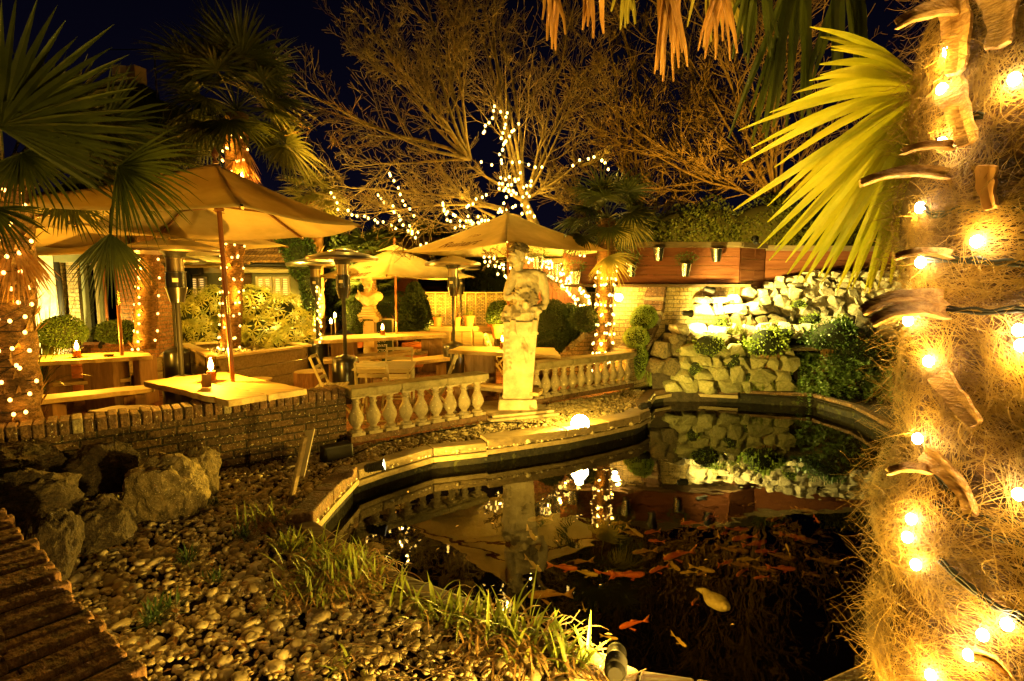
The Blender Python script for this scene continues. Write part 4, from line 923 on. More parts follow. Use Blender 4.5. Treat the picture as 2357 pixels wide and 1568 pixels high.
bx(SH,'wall',M['clap'],(.6,0,.9),(9,.2,1.8)); b = MB(); b.add([(-4,-.6,1.7),(5.4,-.6,1.7),(5.0,3.5,2.55),(-3.6,3.5,2.55)],[(0,1,2,3)]); o=b.build('roof',M['blackm'],SH); s_=o.modifiers.new('t','SOLIDIFY'); s_.thickness=.1
bx(SH,'window',M['window_red'],(1.35,-.13,1.50),(.42,.04,.1))
# chimney pots + aerial on the stone house roof
p = at(296,180,14); t = empty('chimney', (p.x,p.y,0), 0, 'dark roofline chimney with two square pots against the night sky', 'chimney')
bx(t,'stack',M['core'],(0,0,(p.z-.25)/2+2.0*0),(1.1,.6,p.z-.25)); bx(t,'pot',M['stone_pale'],(-.17,0,p.z),(.3,.3,.52),.3); bx(t,'pot',M['bust'],(.2,0,p.z-.01),(.3,.3,.52),-.35)
b = MB(); b.add([(-3.2,-.2,p.z-.75),(2.6,-.2,p.z-1.1),(2.6,1.2,p.z-1.2),(-3.2,1.2,p.z-.85),(-.2,-.2,p.z-.26),(-.2,1.2,p.z-.3)],[(0,1,4),(3,5,2),(0,4,5,3),(4,1,2,5)]); 
b.build('ridge',M['core'],t)
p = at(360,200,14); q = at(360,97,14); t = empty('aerial', (p.x,p.y,0), 0, 'thin television aerial on a mast beside the chimney', 'aerial')
b = MB(); b.tube([(0,0,p.z-1.8),(0,0,q.z-.1)],.022,8); b.build('mast',M['steel_dk'],t); b = MB(); b.tube([(-1.1,.0,q.z-.18),(.5,0,q.z-.16)],.012,6)
for k in range(9): b.tube([(-.2+.08*k,-.2,q.z-.17),(-.2+.08*k,.2,q.z-.17)],.008,5)
b.build('boom',M['steel_dk'],t)

# ================================================================== FENCES
def board_fence(name, a, c, z0, z1, label, m=M['fence'], rows=5, vertical=False, posts=3):
    p, L, rz = wall_frame(a, c); t = empty(name, (p.x,p.y,0), rz, label, 'fence')
    b = MB(); 
    if vertical:
        n = int(L/.11)
        for i in range(n): b.box(((i+.5)*L/n,random.uniform(-.003,.003),(z0+z1)/2),(L/n-.008,.03,z1-z0))
    else:
        h = (z1-z0)/rows
        for r in range(rows):
            cuts = [0]+sorted(random.uniform(.3,L-.3) for _ in range(2 if L > 3 else 1))+[L]
            for k in range(len(cuts)-1): b.box(((cuts[k]+cuts[k+1])/2,random.uniform(-.004,.004),z0+h*(r+.5)),(cuts[k+1]-cuts[k]-.004,.03,h-.008))
    b.build('board_panel', m, t)
    for i in range(posts):
        b = MB(); x = .04+(L-.08)*i/(posts-1); b.box((x,.06,(z0+z1)/2-.0),(.08,.08,z1-z0)); b.build('post', m, t)
    b = MB(); b.box((L/2,.02,z1+.05),(L+.02,.16,.10)); b.build('cap_rail', M['fence_cap'], t, bevel=.006)
    return t
F1 = board_fence('board_fence', (.95,10.08), (4.2,10.08), 1.66, 2.33, 'stretch of red board fence carrying zinc buckets, above the yellow brick wall', rows=4, posts=3)
b = MB(); b.box((1.7,-.06,1.63),(3.4,.26,.05)); b.build('shelf', M['timber_dk'], F1)
board_fence('board_fence', (4.22,10.1), (4.85,10.5), 1.1, 2.33, 'short angled section of red fence at the corner', rows=6, posts=2)
board_fence('board_fence', (4.88,10.52), (9.6,10.9), .9, 2.30, 'red fence running behind the pale stone rockery', rows=8, posts=4)
board_fence('board_fence', (.2,10.6), (1.25,10.35), .5, 2.05, 'maroon upright-board fence panel right of the statue', m=M['fence_dk'], vertical=True, posts=2)
# woven wicker fence
p, L, rz = wall_frame((-2.4,13.3), (2.4,12.6)); t = empty('woven_fence', (p.x,p.y,0), rz, 'woven wicker panel fence with pale battens behind the potted plants', 'fence')
b = MB(); b.box((L/2,0,.72),(L,.04,1.4)); b.build('woven_panel', M['wicker'], t)
for i in range(20): bx(t,'batten',M['batten'],(.05+i*(L-.1)/19,-.04,.73),(.035,.03,1.46))
bx(t,'top_rail',M['batten'],(L/2,-.01,1.465),(L+.04,.09,.03))
# cabinets under the pots
for i,(u,lb) in enumerate(((1012,'wooden cupboard at the left end of the row behind the heaters'),(1062,'wooden cupboard in the middle of the row below the potted herbs'),(1112,'wooden cupboard nearest the statue below a terracotta pot'),)):
    p = at(u, 659, 11.5); t = empty('cupboard', (p.x,p.y,0), 0, lb, 'cupboard', 'low wooden cupboards'); bx(t,'carcass',M['slab'],(0,.2,.36),(.45,.4,.72),bevel=.006); bx(t,'top',M['slab'],(0,.2,.745),(.47,.46,.05),bevel=.006)
    for s_ in (-1,1): bx(t,'door',M['batten'],(s_*.108,-.013,.36),(.2,.025,.6),bevel=.01)

# ================================================================== LEAVES
def leafcloud(name, P, Nn, L, W, m, parent=None, jit=.6, twist=True):
    """P (n,3) positions, Nn (n,3) outward; one bent rhombus leaf each"""
    n = len(P); L = np.broadcast_to(L, n)*rng.uniform(.7,1.25,n); Wd = np.broadcast_to(W, n)*rng.uniform(.7,1.2,n)
    d = Nn+rng.normal(0, jit, (n,3)); d /= np.linalg.norm(d, axis=1, keepdims=True)+1e-9
    r = rng.normal(0,1,(n,3)); s = np.cross(d, r); s /= np.linalg.norm(s,axis=1,keepdims=True)+1e-9; u = np.cross(s, d)
    a = P; c = P+d*(L*.5)[:,None]+u*(L*.08)[:,None]; e = P+d*L[:,None]-u*(L*.05)[:,None]
    V = np.stack([a, c+s*(Wd*.5)[:,None], e, c-s*(Wd*.5)[:,None]], 1).reshape(-1,3)
    F_ = np.arange(n*4).reshape(n,4); return np_mesh(name, V, F_, m, parent)
def ball_pts(n, c, r, shell=.18, lump=0.0, flat=None):
    d = rng.normal(0,1,(n,3)); d /= np.linalg.norm(d,axis=1,keepdims=True)
    k = 1-rng.uniform(0,shell,n)**1.0
    if lump:
        k = k*(1+lump*(np.sin(d[:,0]*5+c[0]*9)+np.sin(d[:,1]*6+c[1]*7)+np.sin(d[:,2]*5+c[2]*3))/2)
    P = d*np.array(r)*k[:,None]+np.array(c); return P, d
def topiary(name, loc, parts, label, m='leaf', lf=.03, dens=2600, group=None, cat='topiary', pot=None, shell=.16, lump=.05):
    t = empty(name, loc, 0, label, cat, group); PP = []; NN = []; b = MB()
    for c, r in parts:
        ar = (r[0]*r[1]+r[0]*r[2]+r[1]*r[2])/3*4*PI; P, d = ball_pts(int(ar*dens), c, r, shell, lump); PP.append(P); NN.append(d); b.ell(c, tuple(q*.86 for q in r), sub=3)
    leafcloud('foliage', np.concatenate(PP), np.concatenate(NN), lf, lf*.6, M[m], t)
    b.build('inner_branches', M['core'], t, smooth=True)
    if pot:
        b = MB(); r, h, z = pot; b.lathe([(r*.72,z),(r*.95,z+h*.82),(r*1.06,z+h*.82),(r*1.06,z+h),(r*.95,z+h),(r*.9,z+h*.9),(0,z+h*.9)], seg=24, cap=False); b.lathe([(0,z),(r*.72,z)], seg=24, cap=False); b.build('pot', M['terracotta'], t, smooth=True, auto=True)
    return t
def G(u, Y, z=0.0): p = at(u, 659, Y); return (p.x, p.y, z)
def H(v, Y): return 1.62-(v-659)*Y/1244
topiary('box_ball', G(136,8.3), [((0,0,H(765,8.3)),(.33,.3,.25))], 'round box bush left of the glazed doors, lit green from behind', 'leaf', .028, 5200, 'round clipped box bushes', pot=(.32,.5,0))
topiary('box_ball', G(262,9.1), [((0,0,H(764,9.1)),(.36,.3,.2))], 'dark clipped box mound on the brick sill in front of the glazed doors', 'leaf', .028, 5200, 'round clipped box bushes')
topiary('cone_topiary', G(955,12.1), [((0,0,.85),(.40,.4,.45)),((0,0,1.1),(.33,.33,.42)),((-.02,0,1.38),(.19,.19,.3)),((-.03,0,1.55),(.09,.09,.16))], 'dark conical topiary beneath the edge of the golden parasol', 'leaf_dk', .05, 3600, pot=(.3,.35,.0), shell=.22, lump=.12)
topiary('cloud_topiary', G(818,11.9), [((.0,0,H(738,11.9)),(.27,.25,.30)),((-.02,0,H(706,11.9)),(.19,.19,.19))], 'two-tier topiary in a terracotta bowl left of the bust', 'leaf', .028, 5000, pot=(.28,.26,.28))
for i,(u,v,Y,r,lb) in enumerate(((1150,725,11.2,.28,'round shrub just left of the statue in a terracotta pot'),)):
    topiary('round_shrub', G(u,Y), [((0,0,H(v,Y)),(r,r,r*1.05))], lb, 'leaf', .03, 4200, pot=(.2,.3,.55))
topiary('clipped_shrub', G(1268,9.6), [((0,0,H(745,9.6)),(.36,.3,.42)),((0,0,H(780,9.6)),(.33,.3,.3))], 'tall clipped shrub right of the statue in front of the maroon fence', 'leaf_dk', .03, 5200, 'clipped shrubs beside the statue')
topiary('clipped_shrub', G(1308,9.9), [((0,0,H(745,9.9)),(.27,.3,.36)),((0,0,H(785,9.9)),(.3,.3,.3))], 'narrower clipped shrub beside the taller one right of the statue', 'leaf_dk', .03, 5200, 'clipped shrubs beside the statue')
topiary('clipped_shrub', G(1348,9.35), [((0,0,H(735,9.35)),(.27,.25,.22))], 'small clipped shrub touching the light-wrapped palm trunk', 'leaf_dk', .03, 5200, 'clipped shrubs beside the statue')
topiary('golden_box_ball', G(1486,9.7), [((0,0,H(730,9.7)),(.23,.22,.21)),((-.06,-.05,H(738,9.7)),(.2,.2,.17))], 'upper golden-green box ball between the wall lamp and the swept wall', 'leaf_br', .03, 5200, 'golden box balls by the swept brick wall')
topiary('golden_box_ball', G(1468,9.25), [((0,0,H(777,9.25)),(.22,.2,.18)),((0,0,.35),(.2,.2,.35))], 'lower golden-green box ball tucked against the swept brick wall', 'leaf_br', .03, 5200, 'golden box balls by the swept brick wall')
# fatsia: big hand-shaped leaves
def fatsia(loc, parts, n, label):
    t = empty('fatsia_bush', loc, 0, label, 'bush'); b = MB(); core = MB()
    for c, r in parts:
        core.ell(c, tuple(q*.7 for q in r), sub=3); k = int(n*(r[0]*r[2]))
        P, d = ball_pts(k, c, r, .35, .08)
        for p, dd in zip(P, d):
            up = Vector(dd)*.8+Vector((random.uniform(-.3,.3),-.5+random.uniform(-.3,.3),.5)); up.normalize(); s = up.orthogonal().normalized(); w = up.cross(s); R0 = random.uniform(.12,.2); a0 = random.uniform(0,6.28)
            ct = len(b.v); b.v.append(tuple(p)); L = 7
            for j in range(L):
                a = a0+2*PI*j/8.5
                for q_, (aa, rr_) in enumerate(((a-.17,.55),(a,1.0),(a+.17,.55))):
                    d_ = s*math.cos(aa)+w*math.sin(aa); b.v.append(tuple(Vector(p)+d_*R0*rr_*(1 if q_ != 1 else random.uniform(.85,1.1))-up*R0*(.25 if q_ == 1 else .02)))
                k0 = ct+1+j*3; b.f.append((ct,k0,k0+1,k0+2)); b.m.append(0)
    b.build('foliage', M['fatsia'], t); core.build('inner_branches', M['core'], t, smooth=True); return t
YF = 10.9
fatsia(G(560,YF), [((at(u,v,YF).x-G(560,YF)[0], dy, at(u,v,YF).z), (r*1.15,.45,r)) for u,v,r,dy in ((445,730,.45,0),(480,700,.4,.1),(470,770,.42,-.1),(560,690,.36,0),(600,700,.42,-.1),(640,720,.42,0),(620,760,.45,-.2),(680,740,.34,.1),(545,750,.45,0),(690,775,.34,-.1),(660,780,.3,-.2))], 560, 'large glossy hand-leaved bush glowing in front of the tiled-roof building')
# ivy on the end of the bar building and along the wall tops
def ivy(loc, parts, label, dens=900, m='ivy', lf=.07, nm='ivy', cat='ivy'):
    return topiary(nm, loc, parts, label, m, lf, dens, cat=cat, shell=.4, lump=.12)
q0 = G(700,12.2); ivy(q0, [((0,0,H(600,12.2)),(.38,.3,.45)),((.12,0,H(650,12.2)),(.2,.25,.6)),((.15,0,H(700,12.2)),(.2,.25,.5)),((-.3,0.3,H(560,12.2)),(.4,.3,.3))], 'dark ivy climbing the end of the tiled-roof building')
# ------------------------------------------------------------------ pots
def pot_plant(u, Y, ztop, r, h, label, tuft=(30,.3), m='grass', z=None, group='terracotta pots on the cupboards'):
    p = at(u,659,Y); z0 = z; t = empty('potted_plant', (p.x,p.y,z0), 0, label, 'potted plant', group)
    b = MB(); b.lathe([(0,0),(r*.7,0),(r*.93,h*.8),(r*1.06,h*.8),(r*1.06,h),(r*.93,h),(r*.9,h*.9),(0,h*.9)], seg=22, cap=False); b.build('pot', M['terracotta'], t, smooth=True, auto=True)
    b = MB(); n, L = tuft
    for i in range(n):
        a = random.uniform(0,2*PI); e = random.uniform(.5,1.4); d = Vector((math.cos(a)*math.cos(e), math.sin(a)*math.cos(e), math.sin(e))); b.blade((math.cos(a)*r*.4,math.sin(a)*r*.4,h*.9), d, d.cross(Vector((0,0,1))), L*random.uniform(.5,1.1), .012, .9, 4)
    b.build('foliage', M[m], t)
pot_plant(1007,11.45,0,.10,.2,'terracotta pot of small herbs at the left of the row',(40,.14),z=.77)
pot_plant(1050,11.5,0,.10,.2,'terracotta pot with tall dry stems partly behind a heater pole',(26,.5),'straw',z=.77)
pot_plant(1079,11.45,0,.115,.23,'terracotta pot of feathery lavender between heater and statue',(110,.26),z=.77)
pot_plant(1130,11.4,0,.11,.22,'terracotta pot nearest the statue with sparse dry stalks',(18,.35),'straw',z=.77)
pot_plant(950,10.9,0,.26,.25,'wide terracotta bowl on the ground under the conical topiary',(26,.18),z=.0,group=None)
# zinc buckets hanging on the red fence
def bucket(u, v, Y, label, plant=None, s=1.28):
    p = at(u, v, Y); t = empty('zinc_bucket', tuple(p), 0, label, 'bucket', 'zinc buckets hung on the red fence'); t.rotation_euler = (0, random.uniform(-.08,.08), 0)
    b = MB(); b.lathe([(.055*s,-.09*s),(.085*s,.085*s),(.09*s,.088*s),(.09*s,.095*s),(.082*s,.095*s),(.052*s,-.08*s)], seg=22, cap=False); b.lathe([(0,-.09*s),(.055*s,-.09*s)], seg=22, cap=False); b.build('bucket_body', M['zinc'], t, smooth=True, auto=True)
    b = MB(); b.bar((0,.085*s,.06),(0,10.08-p.y,.06),.02,.02); b.build('hook', M['steel_dk'], t)
    if plant:
        P, d = ball_pts(420, (0,0,.16*s), (.17*s,.13*s,.1*s), .5, .1); leafcloud('foliage', P, d, .035, .012, M[plant], t, .4)
for a_ in ((1516,586,9.9,'zinc bucket half hidden under the blurred palm leaf'),(1578,622,9.9,'zinc bucket with a bushy herb, centre of the red fence','leaf'),(1649,588,9.9,'empty zinc bucket near the corner of the red fence'),(1453,622,9.9,'zinc bucket with sprawling herb right of the light-wrapped palm','leaf'),
           (1282,623,9.95,'zinc bucket with a red rim on the maroon stretch right of the umbrella'),(1325,640,9.95,'small zinc bucket low beside the glittering branch','leaf'),(1238,607,9.95,'zinc bucket behind the glittering branch near the statue shoulder','leaf')): bucket(*a_)
# chalkboard sign
p = at(874,792,12.6); t = empty('notice_board', (p.x,12.6,PZ-.03), 0, 'green framed notice board with white capitals, partly hidden by the bust pedestal', 'sign')
bx(t,'board',M['chalk'],(0,0,.52),(.60,.03,1.0)); 
for s_ in (-1,1): bx(t,'frame',M['sage_pale'],(s_*.315,0,.52),(.03,.05,1.04))
bx(t,'frame',M['sage_pale'],(0,-.0,1.035),(.60,.05,.03))
for ln, z in (('CLOSED',.72),('DUE TO',.52),('A PRIVATE',.41),('FUNCTION',.30)):
    me = text_mesh(ln, .088, .001)
    for v in me.vertices: v.co = Vector(((v.co.x-v.co.y*.25)*.86, -.018, v.co.y+z))
    me.materials.clear(); me.materials.append(M['white']); o = bpy.data.objects.new('lettering', me); COL.objects.link(o); o.parent = t
bx(t,'foot',M['sage'],(0,.0,.02),(.7,.3,.04))
p = on(1000-110,800,0); o = MB(); 
# ------------------------------------------------------------------ boulders & rocks
def rock_mesh(seed, sub=3, amp=.28, ang=.5, npts=16):
    rs = random.Random(seed); bm = bmesh.new()
    for i in range(npts):
        v = Vector((rs.gauss(0,1),rs.gauss(0,1),rs.gauss(0,1))).normalized(); m_ = max(abs(v.x),abs(v.y),abs(v.z)); v = v.lerp(v/m_, ang)*rs.uniform(.88,1.12); bm.verts.new(v)
    r = bmesh.ops.convex_hull(bm, input=bm.verts); bmesh.ops.delete(bm, geom=[g for g in r['geom_interior'] if isinstance(g, bmesh.types.BMVert)], context='VERTS')
    bmesh.ops.bevel(bm, geom=bm.edges[:], offset=.10, segments=2, affect='EDGES', clamp_overlap=True)
    bmesh.ops.triangulate(bm, faces=bm.faces[:]); 
    for _ in range(2 if sub > 3 else 1): bmesh.ops.subdivide_edges(bm, edges=[e_ for e_ in bm.edges if e_.calc_length() > .14], cuts=2, use_grid_fill=True)
    off = Vector((seed*7.1, seed*3.3, seed*1.7)); bm.normal_update()
    for v in bm.verts: v.co += v.co.normalized()*(noise.noise(v.co*1.6+off)*amp*.4+noise.noise(v.co*5+off)*amp*.22+noise.noise(v.co*11+off)*amp*.10)
    me = bpy.data.meshes.new('rock'); bm.to_mesh(me); bm.free(); me.polygons.foreach_set('use_smooth', [True]*len(me.polygons))
    me.set_sharp_from_angle(angle=R(28)); return me
RM = [rock_mesh(i+1, 3, .25, .95, 34) for i in range(10)]; RB = [rock_mesh(i+40, 4, .5, .35, 60) for i in range(5)]
def rock(name, me, loc, sc, rz, m, label, cat='rock', group=None, tilt=(0,0)):
    me2 = me.get('_'+m.name) if False else None
    key = (me.name, m.name)
    if key not in _rk: c = me.copy(); c.materials.clear(); c.materials.append(m); _rk[key] = c
    o = bpy.data.objects.new(name, _rk[key]); COL.objects.link(o); o.location = loc; o.scale = sc; o.rotation_euler = (tilt[0], tilt[1], rz); return tag(o, label, cat, group)
_rk = {}
def boulder(u, v, Y, w, h, seed, m, label, rz=0, tilt=(0,0), d=None):
    p = at(u, v, Y); rock('boulder', RB[seed], tuple(p), (w, d or w*.8, h), rz, m, label, 'boulder', 'boulders along the foot of the brick wall', tilt)
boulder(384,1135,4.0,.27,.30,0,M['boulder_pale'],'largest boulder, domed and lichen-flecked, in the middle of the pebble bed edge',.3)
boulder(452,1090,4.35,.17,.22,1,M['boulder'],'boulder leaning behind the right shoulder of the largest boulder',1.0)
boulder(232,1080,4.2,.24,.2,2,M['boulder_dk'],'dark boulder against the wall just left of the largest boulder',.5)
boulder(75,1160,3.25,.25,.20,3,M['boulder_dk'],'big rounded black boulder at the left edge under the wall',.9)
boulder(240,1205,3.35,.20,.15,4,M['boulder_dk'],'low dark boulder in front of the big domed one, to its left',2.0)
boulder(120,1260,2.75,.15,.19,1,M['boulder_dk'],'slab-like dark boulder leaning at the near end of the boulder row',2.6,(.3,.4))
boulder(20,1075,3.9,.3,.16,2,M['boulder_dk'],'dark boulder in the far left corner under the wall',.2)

# rockery bank -------------------------------------------------------
def bank_h(x, y):
    t = (y-8.88)/1.6; t = max(0, min(1, t)); k = max(0, min(1, (x-2.6)/2.2)); return -.12+t*(.92+.12*k)+.25*max(0,min(1,(y-8.85)/.2))
b = MB(); nx, ny = 40, 26; X0, X1, Y0_, Y1_ = 2.35, 9.0, 8.87, 11.2
for j in range(ny+1):
    for i in range(nx+1):
        x = X0+(X1-X0)*i/nx; y = Y0_+(Y1_-Y0_)*j/ny; b.v.append((x,y,bank_h(x,y)+.05*noise.noise(Vector((x*3,y*3,0))) if j else -.4))
for j in range(ny):
    for i in range(nx): k = j*(nx+1)+i; b.f.append((k,k+1,k+nx+2,k+nx+1)); b.m.append(0)
struct(b.build('bank', M['soil'], smooth=True))
rk_n = 0
def rock_row(v, u0, u1, Y, w, h, m, where, d=.16, gap=.92, rows_slope=0, jit=.015, big=.38, group='pale stones of the rockery wall'):
    global rk_n
    u = u0; i = 0; w *= .8
    while u < u1:
        ww = w*random.uniform(1-big,1+big*1.4); p = at(u+ww*FPX/Y/2, v+rows_slope*(u-u0)+random.uniform(-2,2), Y+random.uniform(-.03,.03))
        hh = h*random.uniform(.8,1.2); ord_ = i+1
        pos = ('left end' if i == 0 else ordw(i)+' from the left')
        rock('rock', random.choice(RM), tuple(p), (ww*.50, d*random.uniform(.8,1.2), hh*.60), random.choice((0,PI))+random.uniform(-.12,.12), m, ('%s of %s' % (('first stone at the left' if i == 0 else ordw(i)+' stone from the left'), where)), 'rock', group, (random.uniform(-.12,.12), random.uniform(-.12,.12)))
        u += ww*FPX/Y*gap; i += 1; rk_n += 1
def ordw(i): return ['first','second','third','fourth','fifth','sixth','seventh','eighth','ninth','tenth','eleventh','twelfth','thirteenth','fourteenth','fifteenth','sixteenth','seventeenth','eighteenth','nineteenth','twentieth'][min(i,19)]
# retaining wall above the water
for v, ua, ub, Y, w, h, m, nm_, grp in ((888,1530,1800,8.86,.36,.18,'rock_moss','the lowest mossy course at the waterline','mossy'),(864,1545,1795,8.90,.44,.24,'rock_moss','the second mossy course above the pond','mossy'),(834,1550,1800,8.98,.42,.22,'rock_moss','the third mossy course of the retaining wall','mossy'),
    (808,1560,1795,9.06,.34,.20,'rock_moss','the top mossy course of the retaining wall','mossy'),(842,1490,1548,9.0,.3,.26,'boulder','the dark rocks beside the iris clump','brown'),(806,1500,1560,9.15,.3,.24,'boulder','the dark rocks at the foot of the swept wall','brown'),
    (783,1530,1800,9.3,.34,.2,'boulder','the brown course above the retaining wall','brown'),(762,1545,1860,9.45,.36,.2,'rock','the brightly lit course beside the two spotlights','brown'),(740,1655,1790,9.7,.30,.2,'boulder','the brown course left of the pale wall','brown'),
    (712,1600,1720,9.8,.34,.18,'rock','the rocks just under the end of the red fence','brown'),(690,1600,1700,9.9,.3,.14,'rock','the thin course below the fence shelf','brown')):
    rock_row(v, ua, ub, Y, w, h, M[m], nm_, d=.2, group='mossy stones of the retaining wall' if grp == 'mossy' else 'brown rocks of the lower rockery')
# upper pale dry stone wall
for v, ua, ub, w, h, nm_ in ((768,1850,2110,.34,.22,'bottom-most'),(742,1790,2110,.42,.26,'lowest'),(718,1745,2110,.36,.22,'second-lowest'),(697,1712,2110,.3,.2,'middle'),(677,1705,2120,.28,.18,'third-highest'),(660,1760,2120,.24,.15,'second-highest'),(646,1785,2130,.24,.13,'upper'),(633,1850,2130,.22,.12,'top')):
    rock_row(v, ua, ub, 10.02+(742-v)*.003, w, h, M['rock'], 'the %s course of the pale upper rockery wall' % nm_, d=.17, gap=.95)
b = MB(); b.add([(3.95,10.2,.3),(7.8,10.2,.3),(7.8,10.2,1.76),(5.7,10.2,1.74),(4.6,10.2,1.4),(3.95,10.2,1.1)],[(0,1,2,3,4,5)]); o = b.build('bank_backing', M['soil']); struct(o)
# waterfall recess and dark ledge
p = at(1830,800,9.2); t = empty('waterfall', (p.x,9.12,0), 0, 'dark waterfall recess with a flat slate ledge between the shrubs', 'waterfall')
bx(t,'ledge',M['boulder'],(0,0,.58),(.85,.5,.05),bevel=.01); bx(t,'recess_wall',M['liner'],(0,.16,.15),(1.0,.1,.85)); 
b = MB(); 
for i in range(9): b.box((-.36+i*.09,.05+random.uniform(-.03,.03),.12),(.07,.06,.8+random.uniform(-.1,.0)))
b.build('wet_stones', M['moss'], t, bevel=.02)
# shrubs in the rockery
def shrub(u, v, Y, r, label, m='leaf_br', lf=.06, dens=1500, name='rockery_shrub', shell=.45):
    p = at(u,v,Y); return topiary(name, (p.x,p.y,0), [((0,0,p.z),r),((r[0]*.4,.02,p.z+r[2]*.3),tuple(q*.6 for q in r)),((-r[0]*.45,-.03,p.z-r[2]*.25),tuple(q*.6 for q in r))], label, m, lf, dens, 'shrubs in the rockery', 'shrub', shell=.75, lump=.34)
shrub(1765,790,8.95,(.32,.25,.27),'bright lime-green shrub spilling over the retaining wall, left of the waterfall')
shrub(1632,795,8.92,(.26,.22,.2),'grey-green shrub tumbling below the two rockery spotlights','leaf_br',.035,2600)
shrub(1920,775,8.9,(.42,.3,.26),'wide leafy shrub draped over the right of the waterfall','ivy',.05,2000)
shrub(1985,820,8.8,(.5,.3,.4),'large dark bush beside the hairy palm trunk','ivy',.05,1600)
shrub(1870,735,9.6,(.16,.14,.1),'small bright moss-like cushion on the pale rocks','leaf_br',.03,3000)
shrub(1935,745,9.5,(.2,.14,.12),'bright little shrub on the pale rocks above the dark bush','leaf_br',.04,2600)
shrub(1585,805,9.0,(.16,.14,.1),'sprig of pale foliage at the left end of the retaining wall','leaf_br',.03,2400)
for u,v,Y,r,lb in ((1600,850,8.85,(.12,.08,.14),'small trailing plant hanging on the mossy wall near its left end'),(1690,835,8.85,(.14,.08,.16),'trailing plant hanging down the middle of the mossy retaining wall'),(1735,868,8.78,(.16,.08,.10),'low moss cushion at the waterline below the lime-green shrub'),(1840,700,9.85,(.13,.10,.07),'tiny moss cushion wedged in the pale upper wall'),(1800,770,9.2,(.2,.12,.12),'leafy plant drooping over the slate ledge of the waterfall'),(1655,742,9.4,(.14,.1,.08),'tuft of pale foliage just below the upper spotlight')):
    shrub(u,v,Y,r,lb,'leaf_br',.03,3000)
# drooping juniper over the water
p = at(1985,880,8.4); t = empty('juniper', (p.x,8.5,0), 0, 'feathery green juniper sprays hanging over the pond', 'juniper'); PP = []; DD = []
for i in range(330):
    cx_ = random.uniform(-.85,1.7); c = Vector((cx_, random.uniform(-.2,.5)-max(0,cx_)*.75, .12+random.uniform(-.25,.42))); d = Vector((random.uniform(-1,.3),-1,random.uniform(-.5,.3))).normalized(); L = random.uniform(.2,.42)
    for k in range(44):
        s_ = k/44; q = c+d*L*s_+Vector((0,0,-.12*s_*s_)); PP.append(q); DD.append(d*.8+Vector((random.choice((-1,1))*.9,0,random.uniform(-.3,.5))))
leafcloud('foliage', np.array(PP), np.array(DD), .055*1.0, .012, M['leaf'], t, .25)
# dry stems hanging right of the waterfall
b = MB(); 
for i in range(60):
    p = at(random.choice((random.uniform(1755,1790), random.uniform(1890,1930))), 800, 8.85); b.tube([p, p+Vector((random.uniform(-.05,.05),-.02,-.18)), p+Vector((random.uniform(-.1,.1),-.04,-.4))], .004, 4)
tag(b.build('dry_stems', M['straw']), 'dry hanging stems below the rockery shrubs beside the waterfall', 'stems', kind='stuff')
# grass at the waterline
def tufts(name, region, n, L, w, m, label, kind=None, cat='grass', z=GZ, droop=.8, up=(.8,1.4), parent=None, mlist=None):
    b = MB()
    for i in range(n):
        x, y = region(); a = random.uniform(0,2*PI); e = random.uniform(*up); d = Vector((math.cos(a)*math.cos(e), math.sin(a)*math.cos(e), math.sin(e)))
        if mlist: b.mi = random.choices(range(len(mlist)), [3,2][:len(mlist)])[0]
        b.blade((x,y,z), d, d.cross(Vector((0,0,1))), L*random.uniform(.45,1.15), w, droop*random.uniform(.3,1.4), 5)
    o = b.build(name, mlist or m); tag(o, label, cat, kind=kind); return o
tufts('waterline_grass', lambda: (random.uniform(at(1690,880,8.8).x, at(1900,880,8.8).x), 8.76+random.uniform(-.06,.1)), 900, .22, .007, M['grass'], 'fine bright grass along the foot of the waterfall', 'stuff', droop=.9)
tufts('rockery_grass', lambda: (at(random.uniform(1672,1712),750,9.3).x, 9.3+random.uniform(-.1,.1)), 60, .3, .014, M['grass'], 'clump of upright grass among the brown rockery stones', z=H(770,9.3))
# irises behind the bright lamp
def iris(u, v, Y, n, L, label, m=('grass',), w=.026):
    p = on(u, v, GZ); 
    b = MB()
    for i in range(n):
        a = random.uniform(0,2*PI); e = random.uniform(1.0,1.5); d = Vector((math.cos(a)*math.cos(e), math.sin(a)*math.cos(e), math.sin(e))); b.blade((random.gauss(0,.07),random.gauss(0,.06),0), d, Vector((math.cos(a+1.57),math.sin(a+1.57),0)), L*random.uniform(.5,1.1), w, .15, 4)
    o = b.build('iris_clump', M['grass']); o.location = p; tag(o, label, 'iris', 'iris clumps by the balustrade')
iris(1425,900,0,16,.42,'smaller iris clump in front of the right balustrade'); iris(1500,888,0,26,.6,'tall iris clump at the end of the balustrade below the swept wall'); iris(1535,872,0,14,.5,'iris leaves beside the lowest rockery stones')
# daylily clumps along the near timber edging
def daylily(u, v, n, L, spread, label, strawn=.45, w=.018, elong=1.0, ang=0):
    p = on(u, v, GZ); t = MB()
    for i in range(n):
        a = random.uniform(0,2*PI); st = random.random() < strawn; e = random.uniform(.15,1.0) if st else random.uniform(.75,1.45); t.mi = 1 if st else 0
        d = Vector((math.cos(a)*math.cos(e), math.sin(a)*math.cos(e), math.sin(e))); x = random.gauss(0,spread)*elong; y = random.gauss(0,spread*.6); c_, s_ = math.cos(ang), math.sin(ang)
        t.blade((x*c_-y*s_, x*s_+y*c_, .0 if not st else random.uniform(0,.05)), d, Vector((math.cos(a+1.57),math.sin(a+1.57),0)), L*random.uniform(.4,1.15)*(1.1 if st else 1), w*(.55 if st else 1), random.uniform(1.2,3.2) if st else random.uniform(.2,1.9), 6)
    o = t.build('daylily_clump', [M['grass'], M['straw']]); o.location = p+Vector((0,0,.01)); tag(o, label, 'plant', 'daylily clumps along the near pond edge')
